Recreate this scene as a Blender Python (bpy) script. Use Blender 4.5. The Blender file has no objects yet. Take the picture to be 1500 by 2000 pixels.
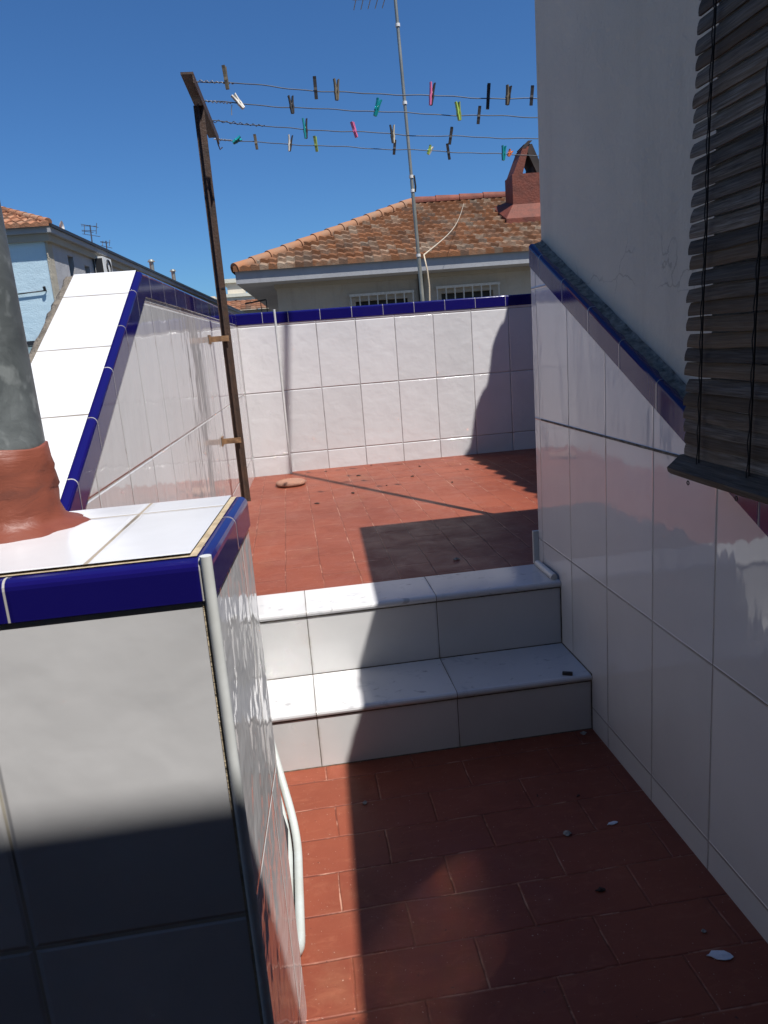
import bpy, math, random
from mathutils import Vector, Matrix
R = math.radians
random.seed(7)
scene = bpy.context.scene
COL = scene.collection

# ------------------------------------------------------------------ camera
cam_d = bpy.data.cameras.new("camera")
cam = bpy.data.objects.new("camera", cam_d)
COL.objects.link(cam)
scene.camera = cam
cam_d.sensor_fit = 'VERTICAL'
cam_d.sensor_height = 24.0
cam_d.lens = 24.0 * 1438.09 / 2000.0
cam_d.clip_start = 0.02
cam_d.clip_end = 3000
cam_d.dof.use_dof = True
cam_d.dof.focus_distance = 2.4
cam_d.dof.aperture_fstop = 24.0
CAM = Vector((-0.78353, -1.89030, 1.15236))
rr = Vector((0.98846629, -0.13073417, -0.07643929))
dd = Vector((-0.10313137, -0.21148781, -0.97192429))
ff = Vector((0.11089773, 0.96859769, -0.22253137))
M = Matrix.Identity(4)
for i in range(3):
    M[i][0] = rr[i]; M[i][1] = -dd[i]; M[i][2] = -ff[i]; M[i][3] = CAM[i]
cam.matrix_world = M

# ------------------------------------------------------------------ sun, sky, exposure
SUN = Vector((0.335, -0.44, 1.0))            # towards the sun
EL = math.atan2(SUN.z, math.hypot(SUN.x, SUN.y))
AZ = math.atan2(SUN.x, SUN.y)
world = bpy.data.worlds.new("World")
scene.world = world
world.use_nodes = True
wn = world.node_tree
sky = wn.nodes.new("ShaderNodeTexSky")
sky.sky_type = 'NISHITA'
sky.sun_disc = False
sky.sun_elevation = EL
sky.sun_rotation = AZ
sky.altitude = 0
sky.air_density = 1.0
sky.dust_density = 0.3
sky.ozone_density = 4.0
bg = wn.nodes["Background"]
tint = wn.nodes.new("ShaderNodeMix"); tint.data_type = 'RGBA'; tint.blend_type = 'MULTIPLY'
tint.inputs[0].default_value = 1.0
tint.inputs[7].default_value = (0.62, 1.05, 1.50, 1)     # the deep, clear blue of the day
wn.links.new(sky.outputs[0], tint.inputs[6])
wn.links.new(tint.outputs[2], bg.inputs[0])
bg.inputs[1].default_value = 0.052
sun_d = bpy.data.lights.new("sun", 'SUN')
sun_d.energy = 5.0
sun_d.angle = R(0.53)
sun_d.color = (1.0, 0.975, 0.935)
sun = bpy.data.objects.new("sun", sun_d)
COL.objects.link(sun)
sun.location = (6, -8, 18)
sun.rotation_euler = SUN.to_track_quat('Z', 'Y').to_euler()
vs = scene.view_settings
vs.view_transform = 'Standard'
vs.look = 'None'
vs.exposure = 0.42
vs.gamma = 1.0
vs.use_curve_mapping = False
cy = scene.cycles
cy.caustics_reflective = True
cy.caustics_refractive = False
cy.blur_glossy = 0.1
cy.max_bounces = 8
cy.diffuse_bounces = 2
cy.glossy_bounces = 4
cy.sample_clamp_indirect = 0.0

# ------------------------------------------------------------------ helpers
class MB:
    def __init__(s):
        s.v = []; s.f = []; s.uv = []; s.sm = []
    def face(s, pts, uvs=None, smooth=False):
        b = len(s.v)
        s.v += [tuple(p) for p in pts]
        s.f.append(tuple(range(b, b + len(pts))))
        s.uv.append(uvs or [(p[0], p[1]) for p in pts])
        s.sm.append(smooth)
    def grid(s, rows, uvs=None, close=False, smooth=True):
        """rows: list of equal-length lists of points, shared verts"""
        b = len(s.v); n = len(rows[0])
        for r in rows: s.v += [tuple(p) for p in r]
        for i in range(len(rows) - 1):
            for j in range(n if close else n - 1):
                k = (j + 1) % n
                s.f.append((b + i*n + j, b + i*n + k, b + (i+1)*n + k, b + (i+1)*n + j))
                if uvs:
                    s.uv.append([uvs[i][j], uvs[i][k], uvs[i+1][k], uvs[i+1][j]])
                else:
                    s.uv.append([(j/n, i), ((j+1)/n, i), ((j+1)/n, i+1), (j/n, i+1)])
                s.sm.append(smooth)
    def box(s, x0, x1, y0, y1, z0, z1, T=None, skip=()):
        T = T or (lambda x, y, z: (x, y, z))
        q = lambda *a: T(*a)
        if 'x0' not in skip: s.face([q(x0,y1,z0),q(x0,y0,z0),q(x0,y0,z1),q(x0,y1,z1)], [(y1,z0),(y0,z0),(y0,z1),(y1,z1)])
        if 'x1' not in skip: s.face([q(x1,y0,z0),q(x1,y1,z0),q(x1,y1,z1),q(x1,y0,z1)], [(y0,z0),(y1,z0),(y1,z1),(y0,z1)])
        if 'y0' not in skip: s.face([q(x0,y0,z0),q(x1,y0,z0),q(x1,y0,z1),q(x0,y0,z1)], [(x0,z0),(x1,z0),(x1,z1),(x0,z1)])
        if 'y1' not in skip: s.face([q(x1,y1,z0),q(x0,y1,z0),q(x0,y1,z1),q(x1,y1,z1)], [(x1,z0),(x0,z0),(x0,z1),(x1,z1)])
        if 'z0' not in skip: s.face([q(x0,y1,z0),q(x1,y1,z0),q(x1,y0,z0),q(x0,y0,z0)], [(x0,y1),(x1,y1),(x1,y0),(x0,y0)])
        if 'z1' not in skip: s.face([q(x0,y0,z1),q(x1,y0,z1),q(x1,y1,z1),q(x0,y1,z1)], [(x0,y0),(x1,y0),(x1,y1),(x0,y1)])
    def tube(s, pts, r, n=8, rb=None, up=None, caps=True, closed=False):
        """tube along pts; r scalar or list; rb optional second radius (flat tube)"""
        pts = [Vector(p) for p in pts]; m = len(pts)
        rows = []
        prev = None
        for i, p in enumerate(pts):
            if closed: t = pts[(i+1) % m] - pts[i-1]
            else: t = pts[min(i+1, m-1)] - pts[max(i-1, 0)]
            t.normalize()
            u = up and Vector(up) or Vector((0, 0, 1))
            if prev is not None and up is None: u = prev
            if abs(t.dot(u)) > 0.95 and prev is None: u = Vector((1, 0, 0))
            a = (u - t * t.dot(u)).normalized(); b = t.cross(a); prev = a
            ra = r[i] if isinstance(r, (list, tuple)) else r
            rbb = rb if rb is not None else ra
            rows.append([p + a*ra*math.cos(2*math.pi*k/n) + b*rbb*math.sin(2*math.pi*k/n) for k in range(n)])
        if closed: rows.append(rows[0])
        s.grid(rows, close=True)
        if caps and not closed:
            s.face(rows[0][::-1]); s.face(rows[-1])
    def build(s, name, mat, parent=None, kind=None, bevel=0, weld=False):
        me = bpy.data.meshes.new(name)
        me.from_pydata(s.v, [], s.f)
        uvl = me.uv_layers.new(name="UVMap")
        k = 0
        for f, uv in zip(s.f, s.uv):
            for q in uv:
                uvl.data[k].uv = q; k += 1
        for p, sm in zip(me.polygons, s.sm): p.use_smooth = sm
        me.materials.append(mat)
        o = bpy.data.objects.new(name, me)
        COL.objects.link(o)
        if parent is not None: o.parent = parent
        if kind: o['kind'] = kind
        if bevel or weld:
            w = o.modifiers.new("weld", 'WELD'); w.merge_threshold = 0.0001
        if bevel:
            b = o.modifiers.new("bevel", 'BEVEL'); b.width = bevel; b.segments = 2; b.limit_method = 'ANGLE'; b.angle_limit = R(40)
        return o

def thing(name, label, cat, loc=(0, 0, 0), group=None):
    o = bpy.data.objects.new(name, None); COL.objects.link(o)
    o.empty_display_size = 0.1
    o['label'] = label; o['category'] = cat
    if group: o['group'] = group
    o.location = loc
    return o
def tag(o, label, cat, group=None):
    o['label'] = label; o['category'] = cat
    if group: o['group'] = group
    return o
def arc_path(pts, rad, n=5):
    """round the inner corners of a polyline"""
    pts = [Vector(p) for p in pts]; out = [pts[0]]
    for i in range(1, len(pts) - 1):
        a, b, c = pts[i-1], pts[i], pts[i+1]
        d1 = (a - b); d2 = (c - b); r = min(rad, d1.length*.45, d2.length*.45)
        p, q = b + d1.normalized()*r, b + d2.normalized()*r
        for k in range(n + 1):
            t = k / n
            out.append((1-t)**2*p + 2*t*(1-t)*b + t*t*q)
    out.append(pts[-1]); return out

# ------------------------------------------------------------------ materials
class NT:
    def __init__(s, name):
        s.m = bpy.data.materials.new(name); s.m.use_nodes = True
        s.t = s.m.node_tree; s.n = s.t.nodes; s.b = s.n["Principled BSDF"]
    def node(s, t, **k):
        n = s.n.new(t)
        for a, b in k.items(): setattr(n, a, b)
        return n
    def put(s, sock, val):
        if isinstance(val, bpy.types.NodeSocket): s.t.links.new(val, sock)
        else: sock.default_value = val
    def math(s, op, *a, clamp=False):
        n = s.node("ShaderNodeMath", operation=op); n.use_clamp = clamp
        for i, x in enumerate(a): s.put(n.inputs[i], x)
        return n.outputs[0]
    def vmath(s, op, *a):
        n = s.node("ShaderNodeVectorMath", operation=op)
        for i, x in enumerate(a):
            if op == 'SCALE' and i == 1: s.put(n.inputs[3], x)
            else: s.put(n.inputs[i], x)
        return n.outputs[0]
    def noise(s, vec, scale, detail=3, rough=.5, dist=0, dim='3D', w=None):
        n = s.node("ShaderNodeTexNoise", noise_dimensions=dim)
        if vec is not None: s.put(n.inputs['Vector'], vec)
        s.put(n.inputs['Scale'], scale); s.put(n.inputs['Detail'], detail); s.put(n.inputs['Roughness'], rough); s.put(n.inputs['Distortion'], dist)
        if w is not None: s.put(n.inputs['W'], w)
        return n.outputs['Fac']
    def rng(s, v, a, b, c=0., d=1., smooth=False):
        n = s.node("ShaderNodeMapRange"); n.clamp = True
        if smooth: n.interpolation_type = 'SMOOTHSTEP'
        for i, x in enumerate((v, a, b, c, d)): s.put(n.inputs[i], x)
        return n.outputs[0]
    def mix(s, f, a, b, blend='MIX'):
        n = s.node("ShaderNodeMix", data_type='RGBA', blend_type=blend)
        s.put(n.inputs[0], f)
        for sk, x in ((n.inputs[6], a), (n.inputs[7], b)):
            if isinstance(x, tuple) and len(x) == 3: x = (*x, 1)
            s.put(sk, x)
        return n.outputs[2]
    def uv(s):
        return s.node("ShaderNodeUVMap", uv_map="UVMap").outputs[0]
    def pos(s):
        return s.node("ShaderNodeNewGeometry").outputs['Position']
    def sep(s, v):
        n = s.node("ShaderNodeSeparateXYZ"); s.put(n.inputs[0], v); return n.outputs
    def comb(s, x, y, z=0.):
        n = s.node("ShaderNodeCombineXYZ")
        for i, q in enumerate((x, y, z)): s.put(n.inputs[i], q)
        return n.outputs[0]
    def white(s, vec):
        n = s.node("ShaderNodeTexWhiteNoise", noise_dimensions='3D'); s.put(n.inputs['Vector'], vec)
        return n.outputs
    def bump(s, h, dist, strength=1.0, normal=None):
        n = s.node("ShaderNodeBump"); s.put(n.inputs['Height'], h)
        n.inputs['Distance'].default_value = dist; n.inputs['Strength'].default_value = strength
        if normal is not None: s.put(n.inputs['Normal'], normal)
        return n.outputs[0]
    def out(s, color=None, rough=None, normal=None, metal=None, spec=None):
        for k, v in (('Base Color', color), ('Roughness', rough), ('Normal', normal), ('Metallic', metal), ('Specular IOR Level', spec)):
            if v is None: continue
            if k == 'Base Color' and isinstance(v, tuple) and len(v) == 3: v = (*v, 1)
            s.put(s.b.inputs[k], v)
        return s.m

def tile_mat(name, tw, th, color=(.76, .755, .77), grout=(.42, .40, .37), dark_grout=(.10, .085, .07), dirt=0.25,
             gw=.0016, rough=.045, wave=.0009, tilt=1.0, vein=0.0, cloud=.06, groute=0.0, stretch=1.0, spec=.5, ns=11.):
    """glazed tiles: uv in metres with the origin on a joint crossing"""
    t = NT(name)
    uv = t.uv(); x, y, _ = t.sep(uv)
    cu = t.math('DIVIDE', x, tw); cv = t.math('DIVIDE', y, th)
    iu, iv = t.math('FLOOR', cu), t.math('FLOOR', cv)
    fu, fv = t.math('FRACT', cu), t.math('FRACT', cv)
    cell = t.comb(iu, iv, 3.7)
    rv = t.white(cell); rc = t.sep(rv[1])
    wob = t.noise(uv, 14., 2)
    gwv = t.math('MULTIPLY', t.math('ADD', wob, .5), gw)
    du = t.math('MULTIPLY', t.math('SUBTRACT', .5, t.math('ABSOLUTE', t.math('SUBTRACT', fu, .5))), tw)
    dv = t.math('MULTIPLY', t.math('SUBTRACT', .5, t.math('ABSOLUTE', t.math('SUBTRACT', fv, .5))), th)
    d = t.math('MINIMUM', du, dv)
    g = t.math('SUBTRACT', 1., t.rng(d, t.math('MULTIPLY', gwv, .55), gwv))          # 1 in the joint
    shift = t.vmath('SCALE', rv[1], 31.)
    p = t.vmath('ADD', uv, shift)
    ps = t.vmath('MULTIPLY', p, (1.0, 1.0 / stretch, 1.0))
    n1 = t.noise(ps, ns, 2, .45, .3)
    n2 = t.noise(ps, 34., 2, .5)
    h = t.math('ADD', n1, t.math('MULTIPLY', n2, .13))
    h = t.math('ADD', h, t.math('MULTIPLY', t.math('MULTIPLY', t.math('SUBTRACT', rc[0], .5), fu), 2.2*tilt))
    h = t.math('ADD', h, t.math('MULTIPLY', t.math('MULTIPLY', t.math('SUBTRACT', rc[1], .5), fv), 2.2*tilt))
    edge = t.rng(d, gw*.8, gw*3.2, 0., 1., True)
    h = t.math('ADD', h, t.math('MULTIPLY', edge, .9))
    bp = t.bump(h, wave)
    cl = t.noise(t.vmath('ADD', uv, t.vmath('SCALE', rv[1], 5.)), 5., 4, .55)
    val = t.math('ADD', t.math('ADD', 1. - cloud*.5, t.math('MULTIPLY', t.math('SUBTRACT', cl, .5), cloud*1.6)), t.math('MULTIPLY', t.math('SUBTRACT', rc[2], .5), .10))
    c = t.mix(1., color, t.comb(val, val, val), 'MULTIPLY')
    if vein:
        vn = t.noise(t.vmath('MULTIPLY', p, (1., 2.2, 1.)), 11., 6, .62, 1.4)
        vm = t.rng(vn, .56, .74, 0., vein, True)
        c = t.mix(vm, c, (.30, .32, .36))
        sp = t.rng(t.noise(t.vmath('MULTIPLY', p, (1., 2.5, 1.)), 17., 3, .6, .5), .62, .72, 0., .5*min(1, vein*2), True)
        c = t.mix(sp, c, (.16, .16, .17))
    # dirt gathering along the joints
    dn = t.noise(uv, 9., 4, .6)
    dg = t.math('MULTIPLY', t.rng(d, .0, .010, 1., 0., True), t.rng(dn, .5, .75, 0., dirt))
    c = t.mix(dg, c, (.36, .31, .25))
    gm = t.rng(t.noise(uv, 6., 3, .6), .5 - groute, .68 - groute, 0., 1., True)
    gc = t.mix(gm, grout, dark_grout)
    c = t.mix(g, c, gc)
    r = t.rng(g, 0., 1., rough, .8)
    r = t.math('ADD', r, t.math('MULTIPLY', dg, .5))
    return t.out(c, r, bp, spec=spec)

def plain(name, color, rough=.5, metal=0., var=.12, scale=18., bump=0., bscale=60., color2=None, spec=.5, obj=False):
    t = NT(name)
    p = t.node("ShaderNodeTexCoord").outputs['Object'] if obj else t.pos()
    n = t.noise(p, scale, 5, .6)
    c2 = color2 or tuple(x*(1 - var*2) for x in color)
    c = t.mix(t.rng(n, .3, .7), color, c2)
    nm = t.bump(t.noise(p, bscale, 4, .6), bump) if bump else None
    return t.out(c, rough, nm, metal, spec)

def floor_mat(name, tw, th, rot, ox=0., oy=0.):
    """painted terracotta bricks in running bond, world metres"""
    t = NT(name)
    p = t.pos(); X, Y, _ = t.sep(p)
    wx = t.noise(p, 5., 2); wv = t.math('MULTIPLY', t.math('SUBTRACT', wx, .5), .012)
    if rot: u0, v0 = Y, X
    else: u0, v0 = X, Y
    u = t.math('ADD', t.math('SUBTRACT', u0, ox), wv); v = t.math('ADD', t.math('SUBTRACT', v0, oy), wv)
    cv = t.math('DIVIDE', v, th); iv = t.math('FLOOR', cv); fv = t.math('FRACT', cv)
    off = t.math('MULTIPLY', t.math('MODULO', t.math('ABSOLUTE', iv), 2.), .5)
    rowr = t.sep(t.white(t.comb(iv, 1.3, 5.))[1])
    off = t.math('ADD', off, t.math('MULTIPLY', t.math('SUBTRACT', rowr[0], .5), .10))
    cu = t.math('ADD', t.math('DIVIDE', u, tw), off); iu = t.math('FLOOR', cu); fu = t.math('FRACT', cu)
    du = t.math('MULTIPLY', t.math('SUBTRACT', .5, t.math('ABSOLUTE', t.math('SUBTRACT', fu, .5))), tw)
    dv = t.math('MULTIPLY', t.math('SUBTRACT', .5, t.math('ABSOLUTE', t.math('SUBTRACT', fv, .5))), th)
    d = t.math('MINIMUM', du, dv)
    wid = t.rng(t.noise(p, 22., 3, .6), .3, .7, .0008, .0028)
    g = t.rng(d, t.math('MULTIPLY', wid, .5), wid, 1., 0., True)
    rc = t.sep(t.white(t.comb(iu, iv, 9.1))[1])
    big = t.noise(p, 1.7, 5, .6); mid = t.noise(p, 8., 6, .65, .6); fine = t.noise(p, 90., 4, .7)
    c = t.mix(t.rng(big, .36, .64), (.255, .069, .037), (.180, .045, .025))
    c = t.mix(t.rng(rc[0], 0., 1., 0., .30), c, (.15, .034, .020))
    # thin brushed coat: streaks where the paint wore to dull pink
    st = t.noise(t.vmath('MULTIPLY', p, (3., 14., 1.)) if rot else t.vmath('MULTIPLY', p, (4., 10., 1.)), 4., 6, .7, .8)
    c = t.mix(t.rng(st, .50, .72, 0., .5, True), c, (.29, .095, .053))
    c = t.mix(t.rng(mid, .58, .74, 0., .35, True), c, (.14, .038, .027))
    dust = t.rng(t.noise(p, 3.3, 5, .7), .52, .75, 0., .38, True)
    c = t.mix(dust, c, (.28, .125, .068))
    gm = t.rng(t.noise(p, 11., 4, .65), .46, .60, 0., 1., True)
    gc = t.mix(gm, (.13, .036, .026), (.52, .28, .20))
    c = t.mix(t.math('MULTIPLY', g, t.rng(t.noise(p, 5., 3), .35, .62, .12, .85)), c, gc)
    spk = t.rng(t.noise(p, 170., 2, .5), .70, .76, 0., .7)
    c = t.mix(spk, c, (.55, .40, .32))
    spk2 = t.rng(t.noise(t.vmath('ADD', p, (3.3, 1.1, 0.)), 75., 2, .5), .72, .77, 0., .8)
    c = t.mix(spk2, c, (.06, .03, .025))
    h = t.math('ADD', t.math('MULTIPLY', t.rng(d, 0., .004, 0., 1., True), .8), t.math('ADD', t.math('MULTIPLY', mid, .8), t.math('MULTIPLY', fine, .25)))
    h = t.math('ADD', h, t.math('MULTIPLY', rc[1], .5))
    r = t.rng(mid, .3, .7, .36, .58)
    return t.out(c, r, t.bump(h, .0022), spec=.25)

def roof_mat(name, base=(.30, .125, .065), grey=.5):
    t = NT(name)
    uv = t.uv(); x, y, _ = t.sep(uv)
    cell = t.comb(t.math('FLOOR', x), t.math('FLOOR', y), 1.9)
    rc = t.sep(t.white(cell)[1])
    p = t.pos()
    c = t.mix(rc[0], tuple(q*.66 for q in base), tuple(min(1, q*1.25) for q in base))
    lich = t.math('MULTIPLY', t.rng(t.noise(p, 1.1, 5, .7), .42, .62), t.rng(rc[1], .35, .85))
    c = t.mix(t.math('MULTIPLY', lich, grey*1.5, clamp=True), c, (.33, .27, .20))
    c = t.mix(t.rng(t.noise(p, 9., 5, .7), .50, .70, 0., .65), c, (.10, .065, .045))
    bl = t.math('MULTIPLY', t.rng(rc[2], .80, .95), .6)
    c = t.mix(bl, c, (.09, .07, .055))
    return t.out(c, .85, t.bump(t.noise(p, 40., 4, .7), .01), spec=.2)

WHITE = (.625, .613, .613)
mt_wall = tile_mat("glazed_wall_tile", .25, .404, WHITE, wave=.0030, stretch=3.2, spec=.65, rough=.03, ns=14.)
mt_back = tile_mat("glazed_back_tile", .25, .404, WHITE, wave=.0028, grout=(.30, .28, .27), gw=.0019, stretch=1.0, ns=13., cloud=.10)
mt_right = tile_mat("glazed_dado_tile", .25, .404, WHITE, wave=.0022, stretch=3.0, grout=(.26, .24, .23), gw=.0014, spec=.6, groute=.05, cloud=.09)
mt_para = tile_mat("glazed_parapet_tile", .25, .404, WHITE, wave=.0020, grout=(.42, .38, .31), cloud=.22, gw=.0022, dirt=.5)  # cloud mottling also puts soft dimple shading into the colour
mt_top = tile_mat("glazed_top_tile", .25, .25, (.60, .60, .615), wave=.0008, grout=(.30, .25, .19), dark_grout=(.12, .10, .08), rough=.20, cloud=.10, dirt=.7, gw=.0032)
mt_slope = tile_mat("glazed_slope_tile", .40, .285, (.64, .64, .645), wave=.0007, grout=(.20, .17, .14), dark_grout=(.05, .04, .03), rough=.12, gw=.0032)
mt_riser = tile_mat("riser_tile", .40, .60, (.60, .59, .58), wave=.0006, grout=(.16, .14, .12), rough=.07, gw=.0018, groute=.12, dirt=1., cloud=.12)
mt_tread = tile_mat("tread_tile", .40, .60, (.61, .60, .60), wave=.0005, grout=(.16, .14, .12), rough=.10, gw=.0016, groute=.12, vein=.6, dirt=1., cloud=.12)
mt_blue = tile_mat("cobalt_coping_tile", .20, 9., (.008, .006, .098), wave=.0006, grout=(.40, .38, .36), dark_grout=(.16, .14, .13), rough=.08, gw=.0017, dirt=.15, tilt=.4, spec=.4)
mt_mortar = plain("rough_mortar", (.24, .205, .165), .9, var=.3, scale=30, bump=.02, bscale=55)
mt_mortar_dark = plain("dirty_mortar", (.20, .17, .13), .9, var=.4, scale=40, bump=.006, bscale=80)
mt_ledge = plain("grey_cement", (.36, .31, .245), .9, var=.4, scale=60, bump=.003, bscale=120)
mt_beige = plain("beige_grout", (.56, .46, .31), .9, var=.35, scale=40, bump=.006, bscale=90, color2=(.30, .23, .15))
mt_trim = plain("white_plastic_trim", (.62, .63, .62), .35, var=.05, scale=20, color2=(.50, .505, .48))
mt_floor_low = floor_mat("painted_floor_low", .245, .1225, False, -.78, -.315)
mt_floor_up = floor_mat("painted_floor_up", .245, .128, True, .46, -.862)
mt_rust = plain("rusty_brown_steel", (.075, .038, .022), .62, var=.35, scale=25, bump=.002, bscale=120, color2=(.035, .022, .016))
mt_rust2 = plain("rusty_bracket_steel", (.30, .17, .08), .6, var=.4, scale=40, color2=(.10, .05, .025), bump=.002)
mt_wire = plain("grey_wire", (.055, .065, .085), .5, metal=.0, var=.2)
mt_wire_light = plain("galvanised_wire", (.33, .32, .31), .5, metal=.3, var=.2)

def stucco(name, c1, c2, bump=.004, stains=.2, cracks=False):
    t = NT(name); p = t.pos()
    c = t.mix(t.rng(t.noise(p, 1.3, 5, .6), .3, .7), c1, c2)
    c = t.mix(t.rng(t.noise(t.vmath('MULTIPLY', p, (3., 3., .5)), 2.2, 5, .65), .52, .78, 0., stains), c, tuple(x*.55 for x in c1))
    h = t.math('ADD', t.noise(p, 60., 5, .7), t.math('MULTIPLY', t.noise(p, 7., 3), 1.4))
    if cracks:
        v = t.node("ShaderNodeTexVoronoi", feature='DISTANCE_TO_EDGE')
        q = t.vmath('ADD', p, t.vmath('SCALE', t.node("ShaderNodeTexNoise").outputs['Color'], .0))
        nz = t.node("ShaderNodeTexNoise"); t.put(nz.inputs['Vector'], p); nz.inputs['Scale'].default_value = 9.; nz.inputs['Detail'].default_value = 5.
        q = t.vmath('ADD', p, t.vmath('SCALE', nz.outputs['Color'], .13))
        t.put(v.inputs['Vector'], q); v.inputs['Scale'].default_value = 2.3
        cr = t.math('MULTIPLY', t.rng(v.outputs['Distance'], .0, .006, 1., 0.), t.rng(t.noise(p, 2.7, 2), .56, .62))
        c = t.mix(t.math('MULTIPLY', cr, .45), c, (.16, .15, .14))
    return t.out(c, .88, t.bump(h, bump), spec=.25)
mt_stucco = stucco("white_stucco", (.55, .51, .44), (.45, .42, .365), cracks=True, bump=.005, stains=.32)
mt_house_wall = stucco("cream_render", (.42, .375, .31), (.36, .325, .275), bump=.01, stains=.4)
mt_fascia = stucco("grey_fascia", (.33, .33, .335), (.28, .28, .29), bump=.004, stains=.3)
mt_soffit = stucco("ochre_soffit", (.36, .32, .25), (.30, .27, .22), bump=.004, stains=.3)
mt_bluewall = stucco("pale_blue_render", (.42, .55, .61), (.47, .59, .64), bump=.006, stains=.08)
mt_greywall = stucco("grey_render", (.40, .39, .39), (.33, .33, .34), bump=.01, stains=.3)
mt_quoin = stucco("tan_stone", (.44, .39, .30), (.36, .33, .27), bump=.02, stains=.3)
mt_cream = stucco("cream_block", (.66, .58, .46), (.60, .54, .44), bump=.01, stains=.15)
mt_pale = stucco("pale_block", (.62, .60, .50), (.52, .50, .42), bump=.01, stains=.2)
mt_roof = roof_mat("clay_roof_tiles", (.18, .076, .034), grey=.5)
mt_roof2 = roof_mat("orange_roof_tiles", (.34, .155, .085), grey=.3)
mt_ridge = plain("ridge_clay", (.33, .135, .055), .8, var=.35, scale=2.2, color2=(.26, .15, .09), bump=.01)
mt_ridge_red = plain("red_ridge_clay", (.24, .066, .038), .75, var=.3, scale=3., bump=.01)
mt_redbrick = plain("red_painted_masonry", (.175, .038, .017), .7, var=.25, scale=4., bump=.012, bscale=20)
mt_black = plain("black_metal", (.018, .018, .02), .5)
mt_dark = plain("dark_opening", (.012, .011, .010), .6)
mt_grille = plain("grille_white", (.55, .53, .48), .5, var=.15)
mt_cable = plain("cream_cable", (.55, .46, .34), .6)
mt_glass = plain("window_glass", (.03, .035, .04), .08)

# ------------------------------------------------------------------ dimensions
H1, H = 0.1754, 0.3829
D1, D2 = 0.234, 0.422          # back of first and second tread
YB = 2.906                     # back wall face
ZC = 1.395                     # coping top
K = .037                       # the left wall runs slightly askew
LN = Vector((1, -K, 0)).normalized()
def LW(y, off, z):             # left wall coordinates: distance along, distance out of the face, height
    return Vector((-1.055 + K*(y - 2.87), y, z)) + LN*off

# coping profile: (out of the face, height below the top)
PROF = [(-.012, -.068), (.002, -.068), (.0036, -.0665), (.0036, -.011)] + \
       [(.0036 - .011*(1 - math.cos(a)), -.011 + .011*math.sin(a)) for a in (R(22), R(45), R(67), R(90))] + [(-.0165, -.0005)]
def coping(mb, path, normal, u0=0., hs=1.):
    """path: top-edge polyline on the wall face; normal: out of the face"""
    N = Vector(normal)
    rows, uvs = [], []
    s = u0
    for i, p in enumerate(path):
        p = Vector(p)
        if i: s += (p - Vector(path[i-1])).length
        rows.append([p + N*a + Vector((0, 0, b*hs if b < -.03 else b)) for a, b in PROF])
        uvs.append([(s, 3 + k*.01) for k in range(len(PROF))])
    for r in range(len(rows) - 1):
        mb.grid([rows[r], rows[r+1]], [uvs[r], uvs[r+1]], smooth=False)
    mb.face(rows[0], [(u0 + .1, 3.1)]*len(PROF)); mb.face(rows[-1][::-1], [(u0 + .1, 3.1)]*len(PROF))

# ------------------------------------------------------------------ ground and floors
g = MB(); g.face([(-1500, -1500, -6.5), (1500, -1500, -6.5), (1500, 1500, -6.5), (-1500, 1500, -6.5)])
g.build("ground", plain("street_ground", (.20, .18, .15), .9, var=.3, scale=.05), kind='structure')
g = MB(); g.box(-1.30, .02, -5., .02, -.2, 0.)
g.build("lower_floor", mt_floor_low, kind='structure')
g = MB(); g.box(-1.28, 3.4, D2, YB + .02, .0, H)
g.build("upper_floor", mt_floor_up, kind='structure')

# ------------------------------------------------------------------ stairs
st = thing("stairs", "two white tiled steps leading up to the red terrace", "steps")
XL = -1.21
def riser(y, z0, z1):
    m = MB(); m.face([(XL, y, z0), (0, y, z0), (0, y, z1), (XL, y, z1)], [(XL, .1), (0, .1), (0, .1 + z1 - z0), (XL, .1 + z1 - z0)])
    m.build("riser", mt_riser, st)
def tread(y0, y1, z):
    m = MB(); T = .021; n = 6
    prof = [(y1, z), (y0 + .010, z)] + [(y0 + .010 - .0105*math.sin(a), z - .0105 + .0105*math.cos(a)) for a in [R(90*k/n*2) for k in range(1, n+1)]] + [(y0 + .010, z - T)]
    rows = [[(x, y, zz) for y, zz in prof] for x in (0, XL)]
    uvs = [[(x, .1 + k*.02) for k in range(len(prof))] for x in (0, XL)]
    uvs = [[(x, .08 + (zz - yy)*.6) for yy, zz in prof] for x in (0, XL)]
    m.grid(rows, uvs, smooth=False)
    m.build("tread", mt_tread, st)
riser(0., 0., H1 - .019); tread(-.006, D1, H1)
riser(D1, H1, H - .019); tread(D1 - .006, D2 + .004, H + .0025)
m = MB()
for y, z in ((-.0015, .0), (D1 - .0015, H1)): m.box(XL, -.001, y, y + .004, z, z + .0028)
for y, z in ((-.0012, H1 - .0225), (D1 - .0012, H - .0205)): m.box(XL, -.001, y - .001, y + .003, z, z + .003)
m.box(-.0032, .001, -.0025, .002, 0, H1 - .02); m.box(-.0032, .001, D1 - .0025, D1 + .002, H1, H - .02); m.box(-.0032, .001, -.004, D1, H1 - .004, H1 + .0015)
m.build("dark_caulk", mt_mortar_dark, st)
core = MB(); core.box(XL, -.003, .004, D2 + .002, .002, H1 - .022); core.box(XL, -.003, D1 + .004, D2 + .002, H1 - .022, H - .02)
core.build("step_core", mt_mortar_dark, st)
# broken quarter-round trim lying at the wall end of the upper step
m = MB(); m.tube([(-.016, .405, H + .012), (-.0165, .245, H + .012)], .011, 10)
tag(m.build("trim_strip", mt_trim), "short white quarter round trim strip lying on upper step against right wall", "trim")

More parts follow.
